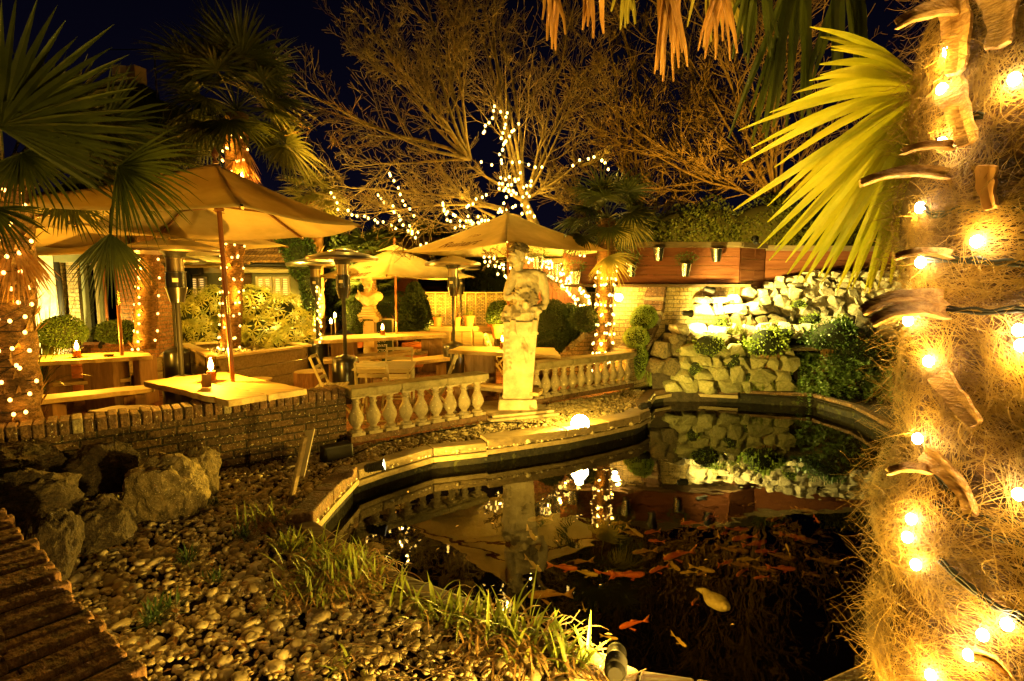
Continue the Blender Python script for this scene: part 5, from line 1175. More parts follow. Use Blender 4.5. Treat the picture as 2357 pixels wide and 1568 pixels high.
daylily(608,1215,150,.21,.08,'yellowing daylily clump at the foot of the wooden stake',.68,.014)
daylily(668,1265,90,.14,.07,'green daylily shoots at the sleeper corner of the pond',.3,.014)
daylily(790,1330,620,.22,.14,'largest shaggy daylily clump, halfway along the near pond edge',.68,.014,1.3,-.6)
daylily(720,1375,240,.16,.11,'low straw-filled daylily clump on the pebble side of the largest one',.75,.013)
daylily(985,1420,45,.22,.09,'sparse daylily shoots between the two bigger clumps',.35,.016)
daylily(1075,1440,50,.22,.07,'daylily shoots leaning over the dark sleeper edge',.4,.018)
daylily(1185,1490,280,.26,.12,'broad-leaved daylily clump with dead brown straps near the front spotlight',.66,.022,1.2,-.6)
daylily(1310,1545,30,.25,.05,'last few arching daylily leaves next to the front spotlight',.35,.022)
daylily(790,1545,16,.14,.04,'lone small daylily sprout out on the pebbles',.4,.014)
def weed(u, v, n, L, label):
    p = on(u, v, GZ+.01); b = MB()
    for i in range(n):
        a = random.uniform(0,2*PI); e = random.uniform(.2,1.3); d = Vector((math.cos(a)*math.cos(e), math.sin(a)*math.cos(e), math.sin(e))); b.blade((random.gauss(0,.02),random.gauss(0,.02),.01), d, Vector((math.cos(a+1.57),math.sin(a+1.57),0)), L*random.uniform(.5,1.1), .010, .5, 3)
    o = b.build('weed', M['ivy']); o.location = p; tag(o, label, 'weed', 'small weeds growing through the pebbles')
for a_ in ((492,1165,40,.09,'bright green weed at the foot of the largest boulder'),(560,1240,40,.1,'dark weed left of the wooden stake'),(430,1295,50,.13,'spiky dark weed in the shadowed pebbles below the boulder'),(495,1335,40,.08,'small spiky weed in the middle of the lit pebbles'),(350,1430,60,.14,'dark weed nearest the bottom wall'),(390,1400,30,.1,'thin weed beside the darkest pebbles'),(700,1300,24,.1,'weed close behind the largest daylily clump')): weed(*a_)
p = on(345,1205,GZ); b = MB()
for i in range(70):
    a = random.uniform(0,6.28); c = on(random.uniform(820,1400), random.uniform(1420,1568), GZ+.035); L = random.uniform(.1,.3); b.tube([c, c+Vector((math.cos(a)*L*.5, math.sin(a)*L*.5,.02)), c+Vector((math.cos(a+.6)*L, math.sin(a+.6)*L,.0))], .0028, 4)
tag(b.build('dead_stalks', M['timber_dk']), 'dead brown stalks lying on the near pebbles', 'stalks', kind='stuff')
# wooden stake with a board (seen from behind)
p = on(668,1163,GZ); q = at(703,1000,4.05); t = empty('garden_sign', tuple(p), 0, 'leaning sign on a wooden stake seen edge-on, above the pebbles', 'sign'); d = q-p
b = MB(); b.bar((0,0,0), tuple(d*.97), .035, .03); b.build('stake', M['timber'], t, bevel=.003)
b = MB(); m_ = d.normalized(); s_ = Vector((.78,-.62,0)).normalized(); w_ = .055; A0 = d*.42; A1 = d*1.02
vs = [A0-s_*w_, A0+s_*w_, A1+s_*w_+m_*.04, A1-s_*w_-m_*.0]; nn = m_.cross(s_).normalized()*.008
off = Vector((.02,.02,0)); b.add([v+off for v in vs]+[v+nn+off for v in vs], [(0,1,2,3),(7,6,5,4),(0,4,5,1),(1,5,6,2),(2,6,7,3),(3,7,4,0)]); b.build('panel', M['ash'], t)
# black cable
b = MB(); b.tube([on(u,v,GZ+.02) for u,v in ((800,1052),(870,1022),(960,1000),(1060,985),(1140,972),(1240,975),(1330,985))], .008, 6); tag(b.build('cable', M['wire'], smooth=True), 'black cable snaking over the pebbles below the balustrade', 'cable')

# ------------------------------------------------------------------ fish
def make_fish(m, name='fish'):
    b = MB(); n = 12; seg = 12; vs = []; fs = []
    for i in range(n+1):
        t = i/n; r = .025*math.sin(PI*min(1,(t*.97+.03))**.62)*(1-.2*t)+.004; yb = .012*math.sin(t*3)
        for k in range(seg): a = 2*PI*k/seg; vs.append((-.13+.25*t, yb+r*.62*math.cos(a), r*math.sin(a)))
    for i in range(n):
        for k in range(seg): fs.append((i*seg+k,i*seg+(k+1)%seg,(i+1)*seg+(k+1)%seg,(i+1)*seg+k))
    fs += [tuple(range(seg-1,-1,-1)), tuple(range(n*seg,(n+1)*seg))]
    b.add(vs, fs)
    def fin(pts): v0 = len(b.v); b.v.extend([(x,y+.002,z) for x,y,z in pts]+[(x,y-.002,z) for x,y,z in pts]); k = len(pts); b.f += [tuple(range(v0,v0+k)), tuple(range(v0+2*k-1,v0+k-1,-1))]+[(v0+j,v0+k+j,v0+k+(j+1)%k,v0+(j+1)%k) for j in range(k)]; b.m += [0]*(k+2)
    fin([(.11,.0,.004),(.19,.01,.042),(.17,.012,0),(.19,.01,-.042),(.11,0,-.004)]); fin([(-.03,.006,.020),(.0,.008,.040),(.06,.008,.022),(.05,.006,.012)])
    for s in (-1,1): v0 = len(b.v); b.v.extend([(-.05,s*.02,-.012),(-.01,s*.062,-.03),(.015,s*.05,-.026),(-.02,s*.02,-.018)]); b.f.append((v0,v0+1,v0+2,v0+3)); b.m.append(0)
    return b.build(name, m, smooth=True)
fl = {'o': make_fish(M['fish']), 'p': make_fish(M['fish_pale']), 'b': make_fish(M['fish_dk'])}
used = set()
FISH = [(1590,1205,'o',0,1),(1622,1215,'o',20,.8),(1665,1228,'o',200,.7),(1700,1218,'o',160,1),(1740,1250,'o',190,1.2),(1712,1238,'o',5,1.2),(1640,1190,'o',30,.6),(1730,1160,'p',30,.6),(1655,1232,'p',80,.7),(1560,1278,'o',10,1.5),(1550,1300,'p',110,1.1),(1620,1310,'p',150,.9),
        (1450,1322,'o',178,1.3),(1410,1320,'o',165,1.1),(1350,1318,'p',175,1),(1300,1305,'o',170,1.1),(1455,1437,'o',5,1.5),(1405,1467,'p',140,.8),(1565,1475,'p',110,1),(1240,1195,'p',10,1.2),(1225,1230,'p',100,1.2),(1700,1298,'b',175,1),(1800,1280,'b',160,1.3),(1850,1240,'b',165,1.2),
        (1850,1175,'b',170,1),(1780,1195,'b',10,1),(1900,1290,'b',150,1.2),(1500,1225,'o',15,.9),(1330,1295,'b',0,1.1),(1760,1310,'b',170,1.1),(1690,1265,'b',175,1.3),(1600,1385,'o',60,.7),(1260,1370,'b',5,1.6),(1345,1400,'p',100,.7),(1830,1235,'o',165,1),(1480,1270,'b',10,1),(1700,1190,'b',175,1),(1910,1465,'p',60,1.1),(1230,1300,'p',120,1),(1780,1330,'b',20,.8)]
rf = random.Random(5)
FISH += [(rf.uniform(1420,1900), rf.uniform(1170,1330), rf.choice('oobbp'), rf.choice((0,10,25,45,80,120,150,165,185,205,240)), rf.uniform(.55,1.0)) for _ in range(26)]
words_ = {'o':'orange goldfish','p':'pale yellowish fish','b':'dim brown fish'}
for i,(u,v,c,a,s) in enumerate(FISH):
    z = WZ-(.035 if c == 'o' else .04 if c == 'p' else .07)-random.uniform(0,.03); p = on(u, v, z)
    o = fl[c] if c not in used else dup(fl[c]); used.add(c); o.location = p; o.rotation_euler = (random.uniform(-.1,.1),random.uniform(-.12,.12),R(a+random.uniform(-14,14))); o.scale = (s*(.62 if v < 1400 else .42),)*3
    row = 'far' if v < 1230 else 'middle' if v < 1340 else 'near'; 
    tag(o, '%s under the dark water in the %s part of the pond' % (words_[c], row), 'fish', 'fish in the pond: '+words_[c]+' '+row)
# pale frog-shaped ornament just under the surface
p = on(1650,1385,WZ-.085); t = empty('pond_ornament', tuple(p), R(-60), 'pale stone fish-like ornament just under the surface of the near pond', 'ornament')
sculpt('body', [('e',(0,0,0),(.15,.085,.055)),('e',(.12,-.02,.02),(.06,.045,.035)),('e',(.15,-.05,.03),(.03,.025,.03)),('t',[(-.1,.0,0),(-.2,.03,.0),(-.27,.0,0)],[.05,.03,.01])], .008, M['stone_pale'], t, disp=.01)

t.scale = (.62,.8,.8)
# fallen leaves on the water
b = MB(); rf = random.Random(12)
for i in range(26):
    c_ = on(rf.uniform(900,1950), rf.uniform(1000,1480), WZ+.004); a = rf.uniform(0,6.28); L = rf.uniform(.008,.025); dx, dy = math.cos(a), math.sin(a)
    b.add([(c_.x-dx*L,c_.y-dy*L,c_.z),(c_.x-dy*L*.3,c_.y+dx*L*.3,c_.z+.004),(c_.x+dx*L,c_.y+dy*L,c_.z+.001),(c_.x+dy*L*.3,c_.y-dx*L*.3,c_.z+.004)],[(0,1,2,3)])
tag(b.build('floating_leaves', M['straw']), 'small fallen leaves scattered on the dark pond water', 'leaves', kind='stuff')
b = MB()
wl2 = offs(inner, .2)
for i in range(420):
    c_ = on(rf.uniform(200,1350), rf.uniform(1080,1560), GZ+.03)
    if c_.y > 5.2 or inside(np.array([c_.x]), np.array([c_.y]), wl2)[0]: continue
    a = rf.uniform(0,6.28); L = rf.uniform(.012,.035); dx, dy = math.cos(a), math.sin(a)
    b.add([(c_.x-dx*L,c_.y-dy*L,c_.z),(c_.x-dy*L*.35,c_.y+dx*L*.35,c_.z+.008),(c_.x+dx*L,c_.y+dy*L,c_.z+.003),(c_.x+dy*L*.35,c_.y-dx*L*.35,c_.z+.008)],[(0,1,2,3)])
tag(b.build('leaf_litter', M['palm_dead']), 'brown leaf litter lying among the pebbles', 'leaf litter', kind='stuff')
# ================================================================== PALMS
def fan(b, hub, d, s, Rr, n, span, droop, w=None, mi=None, irregular=.12):
    """fan leaf: blades spread round direction d in the plane of d and s"""
    d = Vector(d).normalized(); s = (Vector(s)-d*Vector(s).dot(d)).normalized(); w = w or span*Rr*.42/n*1.15
    nn = d.cross(s)
    for i in range(n):
        a = span*((i+.5)/n-.5); dd = d*math.cos(a)+s*math.sin(a)+nn*random.uniform(-.05,.05); side = -d*math.sin(a)+s*math.cos(a)
        side = (side+nn*(.25 if i % 2 else -.25)).normalized()
        b.blade(hub, dd, side, Rr*(1-.22*abs(a)/max(span/2,.01))*random.uniform(1-irregular,1+irregular*.5), w, droop*random.uniform(.5,1.5), 5, .3)
def petiole(b, p0, d, L, sag, r=.009):
    pts = [Vector(p0)]; d = Vector(d).normalized()
    for k in range(6): d = (d+Vector((0,0,-sag))/6).normalized(); pts.append(pts[-1]+d*L/6)
    b.tube(pts, [r*1.5]+[r]*6, 5); return pts[-1], d
def frond(t, p0, d, Lp, Rr, m, n=32, span=4.2, droop=.5, sag=.3, name='frond', r=.009, roll=0):
    b = MB(); hub, d2 = petiole(b, p0, d, Lp, sag, r); s = d2.cross(Vector((0,0,1)))
    if s.length < .15: s = Vector((1,0,0))
    s.normalize(); s = (Matrix.Rotation(roll, 3, d2) @ s); fan(b, hub, d2+Vector((0,0,-.15)), s, Rr, n, span, droop); return b.build(name, m, t)
def palm_trunk(t, pts, r0, r1, rough=.02, stubs=60, stub_l=.10, m=None):
    P = [Vector(p) for p in pts]; dense = []
    for i in range(len(P)-1):
        for k in range(10): dense.append(P[i].lerp(P[i+1], k/10))
    dense.append(P[-1]); n = len(dense)
    b = MB(); b.tube(dense, [r0+(r1-r0)*i/(n-1)+rough*math.sin(i*2.2)*.5+random.uniform(-rough,rough)*.4 for i in range(n)], 14); b.build('trunk', m or M['palmbark'], t, smooth=True)
    if stubs:
        b = MB()
        for i in range(stubs):
            k = random.random(); q = dense[int(k*(n-1))]; a = random.uniform(0,2*PI); r = r0+(r1-r0)*k; o = Vector((math.cos(a),math.sin(a),0)); p = q+o*r*.9
            d = (o*random.uniform(.3,1)+Vector((0,0,1))).normalized(); b.blade(p, d, o.cross(Vector((0,0,1))), stub_l*random.uniform(.6,1.5), stub_l*.38, .1, 3, .4)
        b.build('leaf_bases', M['stub'], t)  # old leaf-base stubs round the trunk, all in one mesh
    return dense
def crown(t, c, n, Lp, Rr, m, el=(1.4,-.5), span=4.2, nb=30, droop=.55, az=(0,2*PI), dead=0, sag=.45):
    for i in range(n):
        k = (i+.5)/n; e = el[0]+(el[1]-el[0])*k+random.uniform(-.12,.12); a = az[0]+(az[1]-az[0])*((i*.618034+random.uniform(-.04,.04)) % 1.0)
        d = Vector((math.cos(a)*math.cos(e), math.sin(a)*math.cos(e), math.sin(e))); frond(t, c, d, Lp*random.uniform(.8,1.2), Rr*random.uniform(.85,1.12), m, nb, span, droop*random.uniform(.6,1.4), sag, roll=random.uniform(-.5,.5))
    for i in range(dead):
        a = random.uniform(*az); d = Vector((math.cos(a)*.35, math.sin(a)*.35, -1)); frond(t, Vector(c)+Vector((0,0,-.1-.3*random.random())), d, Lp*.5, Rr*.8, M['palm_dead'], 18, 1.6, .3, .3, name='dead_frond')

BULB = {}
def bulb_mesh(m, r):
    k = (m.name, r)
    if k not in BULB:
        b = MB(); b.ell((0,0,0), (r,r,r*1.25), sub=2); o = b.build('bulb', m, smooth=True); BULB[k] = o.data; bpy.data.objects.remove(o)
    return BULB[k]
def string(name, pts, label, m, r, power, col=(1,.5,.06), every=6, group='strings of fairy lights', wire=.004, lp=None, maxn=99):
    P = [Vector(p) for p in pts][:maxn]; o0 = P[0]; t = empty(name, tuple(o0), 0, label, 'string lights', group)
    b = MB(); b.tube([p-o0 for p in P], wire, 4); b.build('wire', M['wire'], t)
    me = bulb_mesh(m, r)
    for p in P:
        o = bpy.data.objects.new('bulb', me); COL.objects.link(o); o.parent = t; o.location = p-o0+Vector((0,0,-r*.6))
    if power:
        for i in range(every//2, len(P), every):
            q = P[i]-o0+(lp(P[i]) if lp else Vector((0,-.05,0))); light('bulb_light', 'POINT', q, power*every, col, .02, t)
    return t
def wrap_pts(dense, r0, r1, n, turns, face=(PI*1.02, PI*1.98), jit=.25, out=1.12):
    out_ = []
    for i in range(n):
        k = (i+.5)/n; q = dense[int(k*(len(dense)-1))]; r = (r0+(r1-r0)*k)*out; ph = (i*2.399)%(2*PI)/(2*PI) if turns == 0 else ((i*turns/n)*2 % 2.0)
        if turns: ph = ph if ph <= 1 else 2-ph
        a = face[0]+(face[1]-face[0])*ph+random.uniform(-jit,jit)*.5; out_.append(q+Vector((math.cos(a)*r, math.sin(a)*r, random.uniform(-.02,.02))))
    return out_

# palm in the timber planter -----------------------------------------
t = empty('fan_palm', tuple(at(530,800,8.9)), 0, 'tall fan palm growing out of the large timber planter behind the biggest parasol', 'palm tree', 'fan palms'); o0 = Vector(t.location)
base = Vector((0,0,0)); topc = at(545,262,8.9)-o0
D2 = palm_trunk(t, [base, base.lerp(topc,.5)+Vector((.02,0,0)), topc], .15, .17, stubs=130, stub_l=.1)
crown(t, topc+Vector((0,0,.05)), 28, .74, .82, M['palm'], (1.45,-.35), nb=34, droop=.5, dead=6)
string('fairy_lights', [p+o0 for p in wrap_pts(D2, .16, .18, 96, 22)], 'amber fairy lights spiralling up the palm in the timber planter', M['bulb_or'], .016, .45, (1,.42,.04), 8)
# short light-wrapped trunk at the left planter
t = empty('fan_palm', tuple(at(333,800,8.2)), 0, 'shorter fan palm with its trunk in the low left planter, crown lost behind the parasol', 'palm tree', 'fan palms'); o0 = Vector(t.location)
topc = at(350,390,8.2)-o0; D3 = palm_trunk(t, [(0,0,0), topc*.5, topc], .15, .14, stubs=80)
crown(t, topc, 18, .55, .62, M['palm'], (1.3,-.4), nb=28, dead=8)
string('fairy_lights', [p+o0 for p in wrap_pts(D3[:12], .16, .15, 24, 6)], 'amber fairy lights on the short trunk left of the nearest heater', M['bulb_or'], .016, .5, (1,.42,.04), 6)
# left foreground palm
t = empty('fan_palm', (at(30,900,4.35).x, 4.35, 0), 0, 'dark fan palm at the left edge behind the brick wall, trunk wrapped in amber lights', 'palm tree', 'fan palms'); o0 = Vector(t.location)
topc = at(18,400,4.35)-o0; D4 = palm_trunk(t, [(0,0,0), topc*.5+Vector((-.02,0,0)), topc], .165, .15, stubs=170, stub_l=.1)
L4 = lambda u,v,Y: at(u,v,Y)-o0
def xfrond(hub, tip, back, Rr, n, span, droop, m=M['palm'], nm='frond', w=None):
    b = MB(); h = L4(*hub); d = (L4(*tip)-h).normalized(); v_ = (at(hub[0],hub[1],hub[2])-Vector((0,0,CZ))).normalized(); s = d.cross(v_).normalized()
    bk = L4(*back); mid = (bk+h)/2+Vector((0,0,.06)); b.tube([bk, mid, h], .011, 6); fan(b, h, d, s, Rr, n, span, droop, w); b.build(nm, m, t)
xfrond((0,292,3.7),(200,110,3.55),(10,400,4.3),1.05,38,2.9,.12,w=.06)
xfrond((254,538,4.0),(262,680,3.95),(262,470,4.05),.56,30,1.75,.25)
xfrond((272,385,3.9),(400,455,3.8),(60,380,4.3),.72,34,2.4,.45)
xfrond((50,354,4.0),(130,450,3.9),(20,390,4.3),.60,34,3.3,.7)
xfrond((240,290,4.3),(400,300,4.3),(60,370,4.4),.62,30,2.6,.3)
xfrond((110,300,4.6),(260,230,4.6),(40,380,4.4),.75,32,3.2,.4)
xfrond((-20,480,3.6),(60,560,3.5),(-10,420,4.1),.45,26,2.2,.5)
xfrond((150,420,4.8),(250,500,4.8),(40,390,4.5),.55,30,3.4,.6)
crown(t, topc, 9, .7, .6, M['palm'], (1.2,.15), nb=30, az=(-1.2,1.9), droop=.5, dead=3)
string('fairy_lights', [p+o0 for p in wrap_pts(D4[1:], .175, .16, 92, 20)], 'amber fairy lights wound round the dark palm at the left edge', M['bulb_or'], .0135, .065, (1,.42,.04), 6)
# small golden palm behind the largest parasol
t = empty('fan_palm', (at(722,600,13).x,13,0), 0, 'small golden-lit fan palm beyond the right corner of the biggest parasol', 'palm tree', 'fan palms'); o0 = Vector(t.location)
topc = at(722,450,13)-o0; palm_trunk(t, [(0,0,0), topc*.5, topc], .2, .2, stubs=90, stub_l=.14, m=M['palm_dead']); crown(t, topc, 18, .4, .62, M['palm_gold'], (1.4,-.3), nb=28, droop=.35, dead=10)
string('fairy_lights', [at(random.uniform(722,740), 660+i*9, 9.6) for i in range(15)], 'amber fairy lights on a post behind the bush-side heater', M['bulb_or'], .02, .5, (1,.42,.04), 6)
# lush pair behind the golden parasol
t = empty('fan_palm', (at(850,600,12.9).x,12.9,0), 0, 'green fan palm rising just above the golden parasol', 'palm tree', 'fan palms'); o0 = Vector(t.location)
topc = at(850,575,12.9)-o0; palm_trunk(t, [(0,0,0), topc], .14, .14, stubs=30); crown(t, topc, 18, .35, .6, M['palm'], (1.4,-.2), nb=28, droop=.35)
t = empty('fan_palm', (at(870,700,13.6).x,13.6,0), 0, 'low bright green fan palm below the golden parasol, behind the bust', 'palm tree', 'fan palms'); o0 = Vector(t.location)
topc = at(862,680,13.6)-o0; palm_trunk(t, [(0,0,0), topc], .1, .1, stubs=20); crown(t, topc, 18, .5, .55, M['palm'], (.9,-.5), nb=26, droop=.5)
# palm wrapped in lights right of the statue
t = empty('fan_palm', (at(1386,820,9.3).x,9.3,0), 0, 'fan palm right of the statue with its trunk densely wrapped in lights', 'palm tree', 'fan palms'); o0 = Vector(t.location)
topc = at(1398,505,9.3)-o0; D5 = palm_trunk(t, [(0,0,0), topc*.6, topc], .15, .15, stubs=160, stub_l=.09); crown(t, topc, 24, .5, .55, M['palm'], (1.3,-.55), nb=30, droop=.55, dead=3)
b = MB(); 
for (hu,hv,tu,tv) in ((1440,505,1510,560),(1400,590,1425,640)):
    h = at(hu,hv,8.9)-o0; d = (at(tu,tv,8.8)-o0-h); fan(b, h, d, (1,0,.2), .62, 30, 3.0, .6); b.tube([topc, (topc+h)/2+Vector((0,0,.1)), h], .01, 5)
b.build('frond', M['palm_gold'], t)
string('fairy_lights', [p+o0 for p in wrap_pts(D5[1:-6], .165, .16, 96, 20)], 'dense warm fairy lights on the palm trunk right of the statue', M['bulb'], .017, .5, (1,.45,.05), 8)

# ================================================================== NEAR PALM, right foreground
NP = empty('fan_palm', (1.19,1.25,GZ), 0, 'huge hairy palm trunk filling the right edge, hung with bright bulbs', 'palm tree', 'fan palms'); NP['group'] = 'fan palms'
ncx, ncy = 1.20, 1.25
def nr(z, a): 
    base = .222+.014*max(0,min(1,(1.45-z)/.6))+.012*math.sin(z*7+1); ph = (z*9.2+a*.42)
    return base-.006+.034*abs(math.sin(ph))**.6+.024*noise.noise(Vector((math.cos(a)*2.2,math.sin(a)*2.2,z*4)))
ZB = 150; SB = 56; vs = []; fs = []
for i in range(ZB+1):
    z = -.12+3.0*i/ZB
    for k in range(SB): a = 2*PI*k/SB; r = nr(z,a)-.012; vs.append((ncx-1.19+math.cos(a)*r, math.sin(a)*r, z-GZ))
for i in range(ZB):
    for k in range(SB): fs.append((i*SB+k,i*SB+(k+1)%SB,(i+1)*SB+(k+1)%SB,(i+1)*SB+k))
b = MB(); b.add(vs, fs); b.build('trunk', mat('near_trunk', (.035,.016,.006), .95, (.16,.08,.03), 14, bump=1.5, bscale=70), NP, smooth=True)
V = []; Fc = []
def strand(a, z, L, th, curl, out, w, segs=8):
    global V, Fc
    pts = []; off = .004
    for k in range(segs+1):
        r = nr(z, a)+off; pts.append(Vector((ncx-1.19+math.cos(a)*r, math.sin(a)*r, z-GZ))); ds = L/segs
        a += math.cos(th)*ds/.24; z += math.sin(th)*ds; th += curl*ds*10+random.uniform(-.25,.25); off += out*ds*(.3+k/segs)+random.uniform(-.002,.002); off = max(-.002, off)
    base = len(V)
    for k,p in enumerate(pts):
        tg = pts[min(k+1,segs)]-pts[max(k-1,0)]; o = Vector((p.x-(ncx-1.19), p.y, 0)); s = tg.cross(o)
        s = s.normalized()*w*(1-.6*k/segs) if s.length > 1e-9 else Vector((w,0,0)); V.append(p-s); V.append(p+s)
    for k in range(segs): j = base+2*k; Fc.append((j,j+1,j+3,j+2))
for i in range(17000):
    a = random.uniform(2.35, 5.7); z = random.uniform(.55, 2.75); f = noise.noise(Vector((a*1.6, z*3.2, 3)))*3.2+noise.noise(Vector((a*4, z*7, 9)))*1.5
    if abs(math.sin(z*9.2+a*.42)) < random.uniform(0,.55): continue
    base_th = random.choice((0.15, -.5, PI-.3, PI+.4))+f; strand(a, z, random.uniform(.05,.15), base_th, random.uniform(-.9,.9), random.uniform(0,.18), random.uniform(.0005,.0011), 7)
for i in range(4200):                                             # ragged skirts hanging below every bulge
    a = random.uniform(2.3,5.7); z = random.uniform(.55,2.75)
    if abs(math.sin(z*9.2+a*.42)) < .86: continue
    strand(a, z, random.uniform(.06,.13), -PI/2+random.gauss(0,.55), random.uniform(-1.6,1.6), random.uniform(.25,.75), random.uniform(.0005,.0011), 8)
for i in range(2200):
    a = random.choice((random.uniform(2.3,3.2), random.uniform(2.3,5.6))); z = random.uniform(.6,2.7); strand(a, z, random.uniform(.07,.17), random.uniform(-2.4,-.2)+random.choice((0,PI)), random.uniform(-3.5,3.5), random.uniform(.3,.9), random.uniform(.0004,.0009), 10)
np_mesh('fibre', [tuple(p) for p in V], Fc, M['fibre'], NP)
def ycyl(u, v, ex=.02):                                          # nearest point of the trunk surface on a sight line
    best = None
    for k in range(240):
        Y = .75+k*.0035; p = at(u,v,Y); q = math.hypot(p.x-ncx, p.y-ncy)-(nr(p.z, math.atan2(p.y-ncy,p.x-ncx))+ex)
        if q <= 0: return p
        if best is None or q < best[0]: best = (q, p)
    return best[1]
o0 = Vector(NP.location)
def strap(px, w, m=M['stub'], th=.010, name='leaf_base'):
    P = [(at(*q) if q[0] < 2125 else ycyl(q[0],q[1],.018))-o0 for q in px]; b = MB(); pts = []
    for i in range(9):
        k = i/8; pts.append(P[0]*(1-k)**2+P[1]*2*k*(1-k)+P[2]*k*k)
    vs = []; fs = []
    for i,p in enumerate(pts):
        tg = (pts[min(i+1,8)]-pts[max(i-1,0)]).normalized(); vw = (p+o0-Vector((0,0,CZ))).normalized(); s = (tg.cross(vw)).normalized(); n_ = s.cross(tg).normalized(); ww = w*(.55+.45*i/8)*(1+.10*math.sin(i*2.1)+.08*math.sin(i*5.3+w*900))
        s = (s*.85+n_*.5).normalized(); n_ = s.cross(tg).normalized()
        for a_,c_ in ((-1,-.4),(0,.6),(1,-.4)): vs.append(p+s*ww*a_+n_*th*c_)
        for a_,c_ in ((1,-1.4),(0,-.6),(-1,-1.4)): vs.append(p+s*ww*a_+n_*th*c_)
    for i in range(8):
        for k in range(6): fs.append((i*6+k,i*6+(k+1)%6,i*6+6+(k+1)%6,i*6+6+k))
    fs += [(0,1,2,3,4,5),(53,52,51,50,49,48)]; b.add(vs, fs); b.build(name, m, NP, smooth=True, auto=True)
strap([(1980,428,1.16),(2070,385,1.14),(2175,405,1.12)], .0135)
strap([(2086,352,1.2),(2120,335,1.15),(2185,340,1.1)], .010)
strap([(2062,598,1.15),(2110,575,1.12),(2180,590,1.08)], .010)
strap([(1988,722,1.12),(2050,672,1.08),(2165,690,1.02)], .018, M['stub'])
strap([(2010,748,1.10),(2070,702,1.06),(2170,722,1.0)], .018, M['stub'])
strap([(2068,60,1.25),(2120,25,1.2),(2200,20,1.1)], .020)
strap([(2205,170,1.0),(2225,60,1.0),(2180,-40,1.05)], .034)
strap([(2300,110,.98),(2330,30,.98),(2290,-60,1.0)], .036)
strap([(2235,330,.99),(2215,250,1.0),(2190,200,1.02)], .030)
strap([(2290,480,.97),(2270,420,.96),(2280,380,.97)], .020,M['palm_dead'])
strap([(2052,1090,1.1),(2080,1075,1.06),(2130,1085,1.03)], .012)
strap([(2255,975,.93),(2215,930,.94),(2165,860,.97)], .026)
strap([(2240,1180,.92),(2230,1110,.93),(2130,1040,.97)], .022)
strap([(2325,1550,.88),(2290,1505,.9),(2240,1500,.92)], .012)
# wires and bulbs on the trunk
NB = [(2183,118),(2168,206),(2335,182),(2168,330),(2118,478),(2248,556),(2119,604),(2090,738),(2345,760),(2137,832),(2350,795),(2112,1010),(2345,1138),(2097,1195),(2088,1237),(2108,1300),(2318,1438),(2262,1462),(2230,1508),(2142,1555)]
NBP = [ycyl(u,v,.022) for u,v in NB]
t = empty('fairy_lights', tuple(NBP[0]), 0, 'large bright bulbs on black cable coiled round the huge hairy palm trunk', 'string lights', 'strings of fairy lights'); z0 = Vector(NBP[0])
for pxs in ([(2150,500),(2200,487),(2270,483),(2357,492)],[(2120,604),(2180,600),(2260,605),(2357,612)],[(2120,690),(2170,712),(2260,722),(2357,715)],[(2168,215),(2178,262),(2210,275),(2262,270)],[(2118,480),(2150,500),(2178,497)],
            [(2120,1050),(2180,1130),(2270,1190),(2357,1210)],[(2150,1160),(2200,1190),(2280,1235),(2357,1262)],[(2160,1290),(2210,1340),(2290,1400),(2357,1420)],[(2180,1310),(2240,1360),(2357,1440)]):
    c = [ycyl(u,v,.012)-z0 for u,v in pxs]; q = []
    for i in range(len(c)-1):
        for k in range(6): q.append(c[i].lerp(c[i+1], k/6))
    q.append(c[-1]); b = MB(); b.tube(q, .0042, 6); b.tube([p+Vector((0,-.004,.007+.003*math.sin(i*1.3))) for i,p in enumerate(q)], .0034, 6); b.build('wire', M['wire'], t, smooth=True)
me = bulb_mesh(M['bulb_near'], .0105)
for i, p in enumerate(NBP):
    o = bpy.data.objects.new('bulb', me); COL.objects.link(o); o.parent = t; o.location = p-z0
    d = (Vector((0,0,CZ))-p).normalized(); outw = Vector((p.x-ncx,p.y-ncy,0)).normalized(); light('bulb_light','POINT', p-z0+outw*.026+Vector((0,0,.020 if i % 2 else -.020)), .40, (1,.60,.14), .009, t)

for i in range(18):                                               # unseen bulbs added up and down the trunk; the low ones brighten the pebbles
    z = 2.40+.06*i if i < 8 else .0+.022*(i-8); a = PI*(1.0+.45*((i*.37) % 1)); r = nr(z,a)+.02; p = Vector((ncx+math.cos(a)*r, ncy+math.sin(a)*r, z))
    o = bpy.data.objects.new('bulb', me); COL.objects.link(o); o.parent = t; o.location = p-z0; light('bulb_light','POINT', p-z0+Vector((math.cos(a),math.sin(a),0))*.05, 1.2 if i < 8 else 32, (1,.60,.13), .009, t)
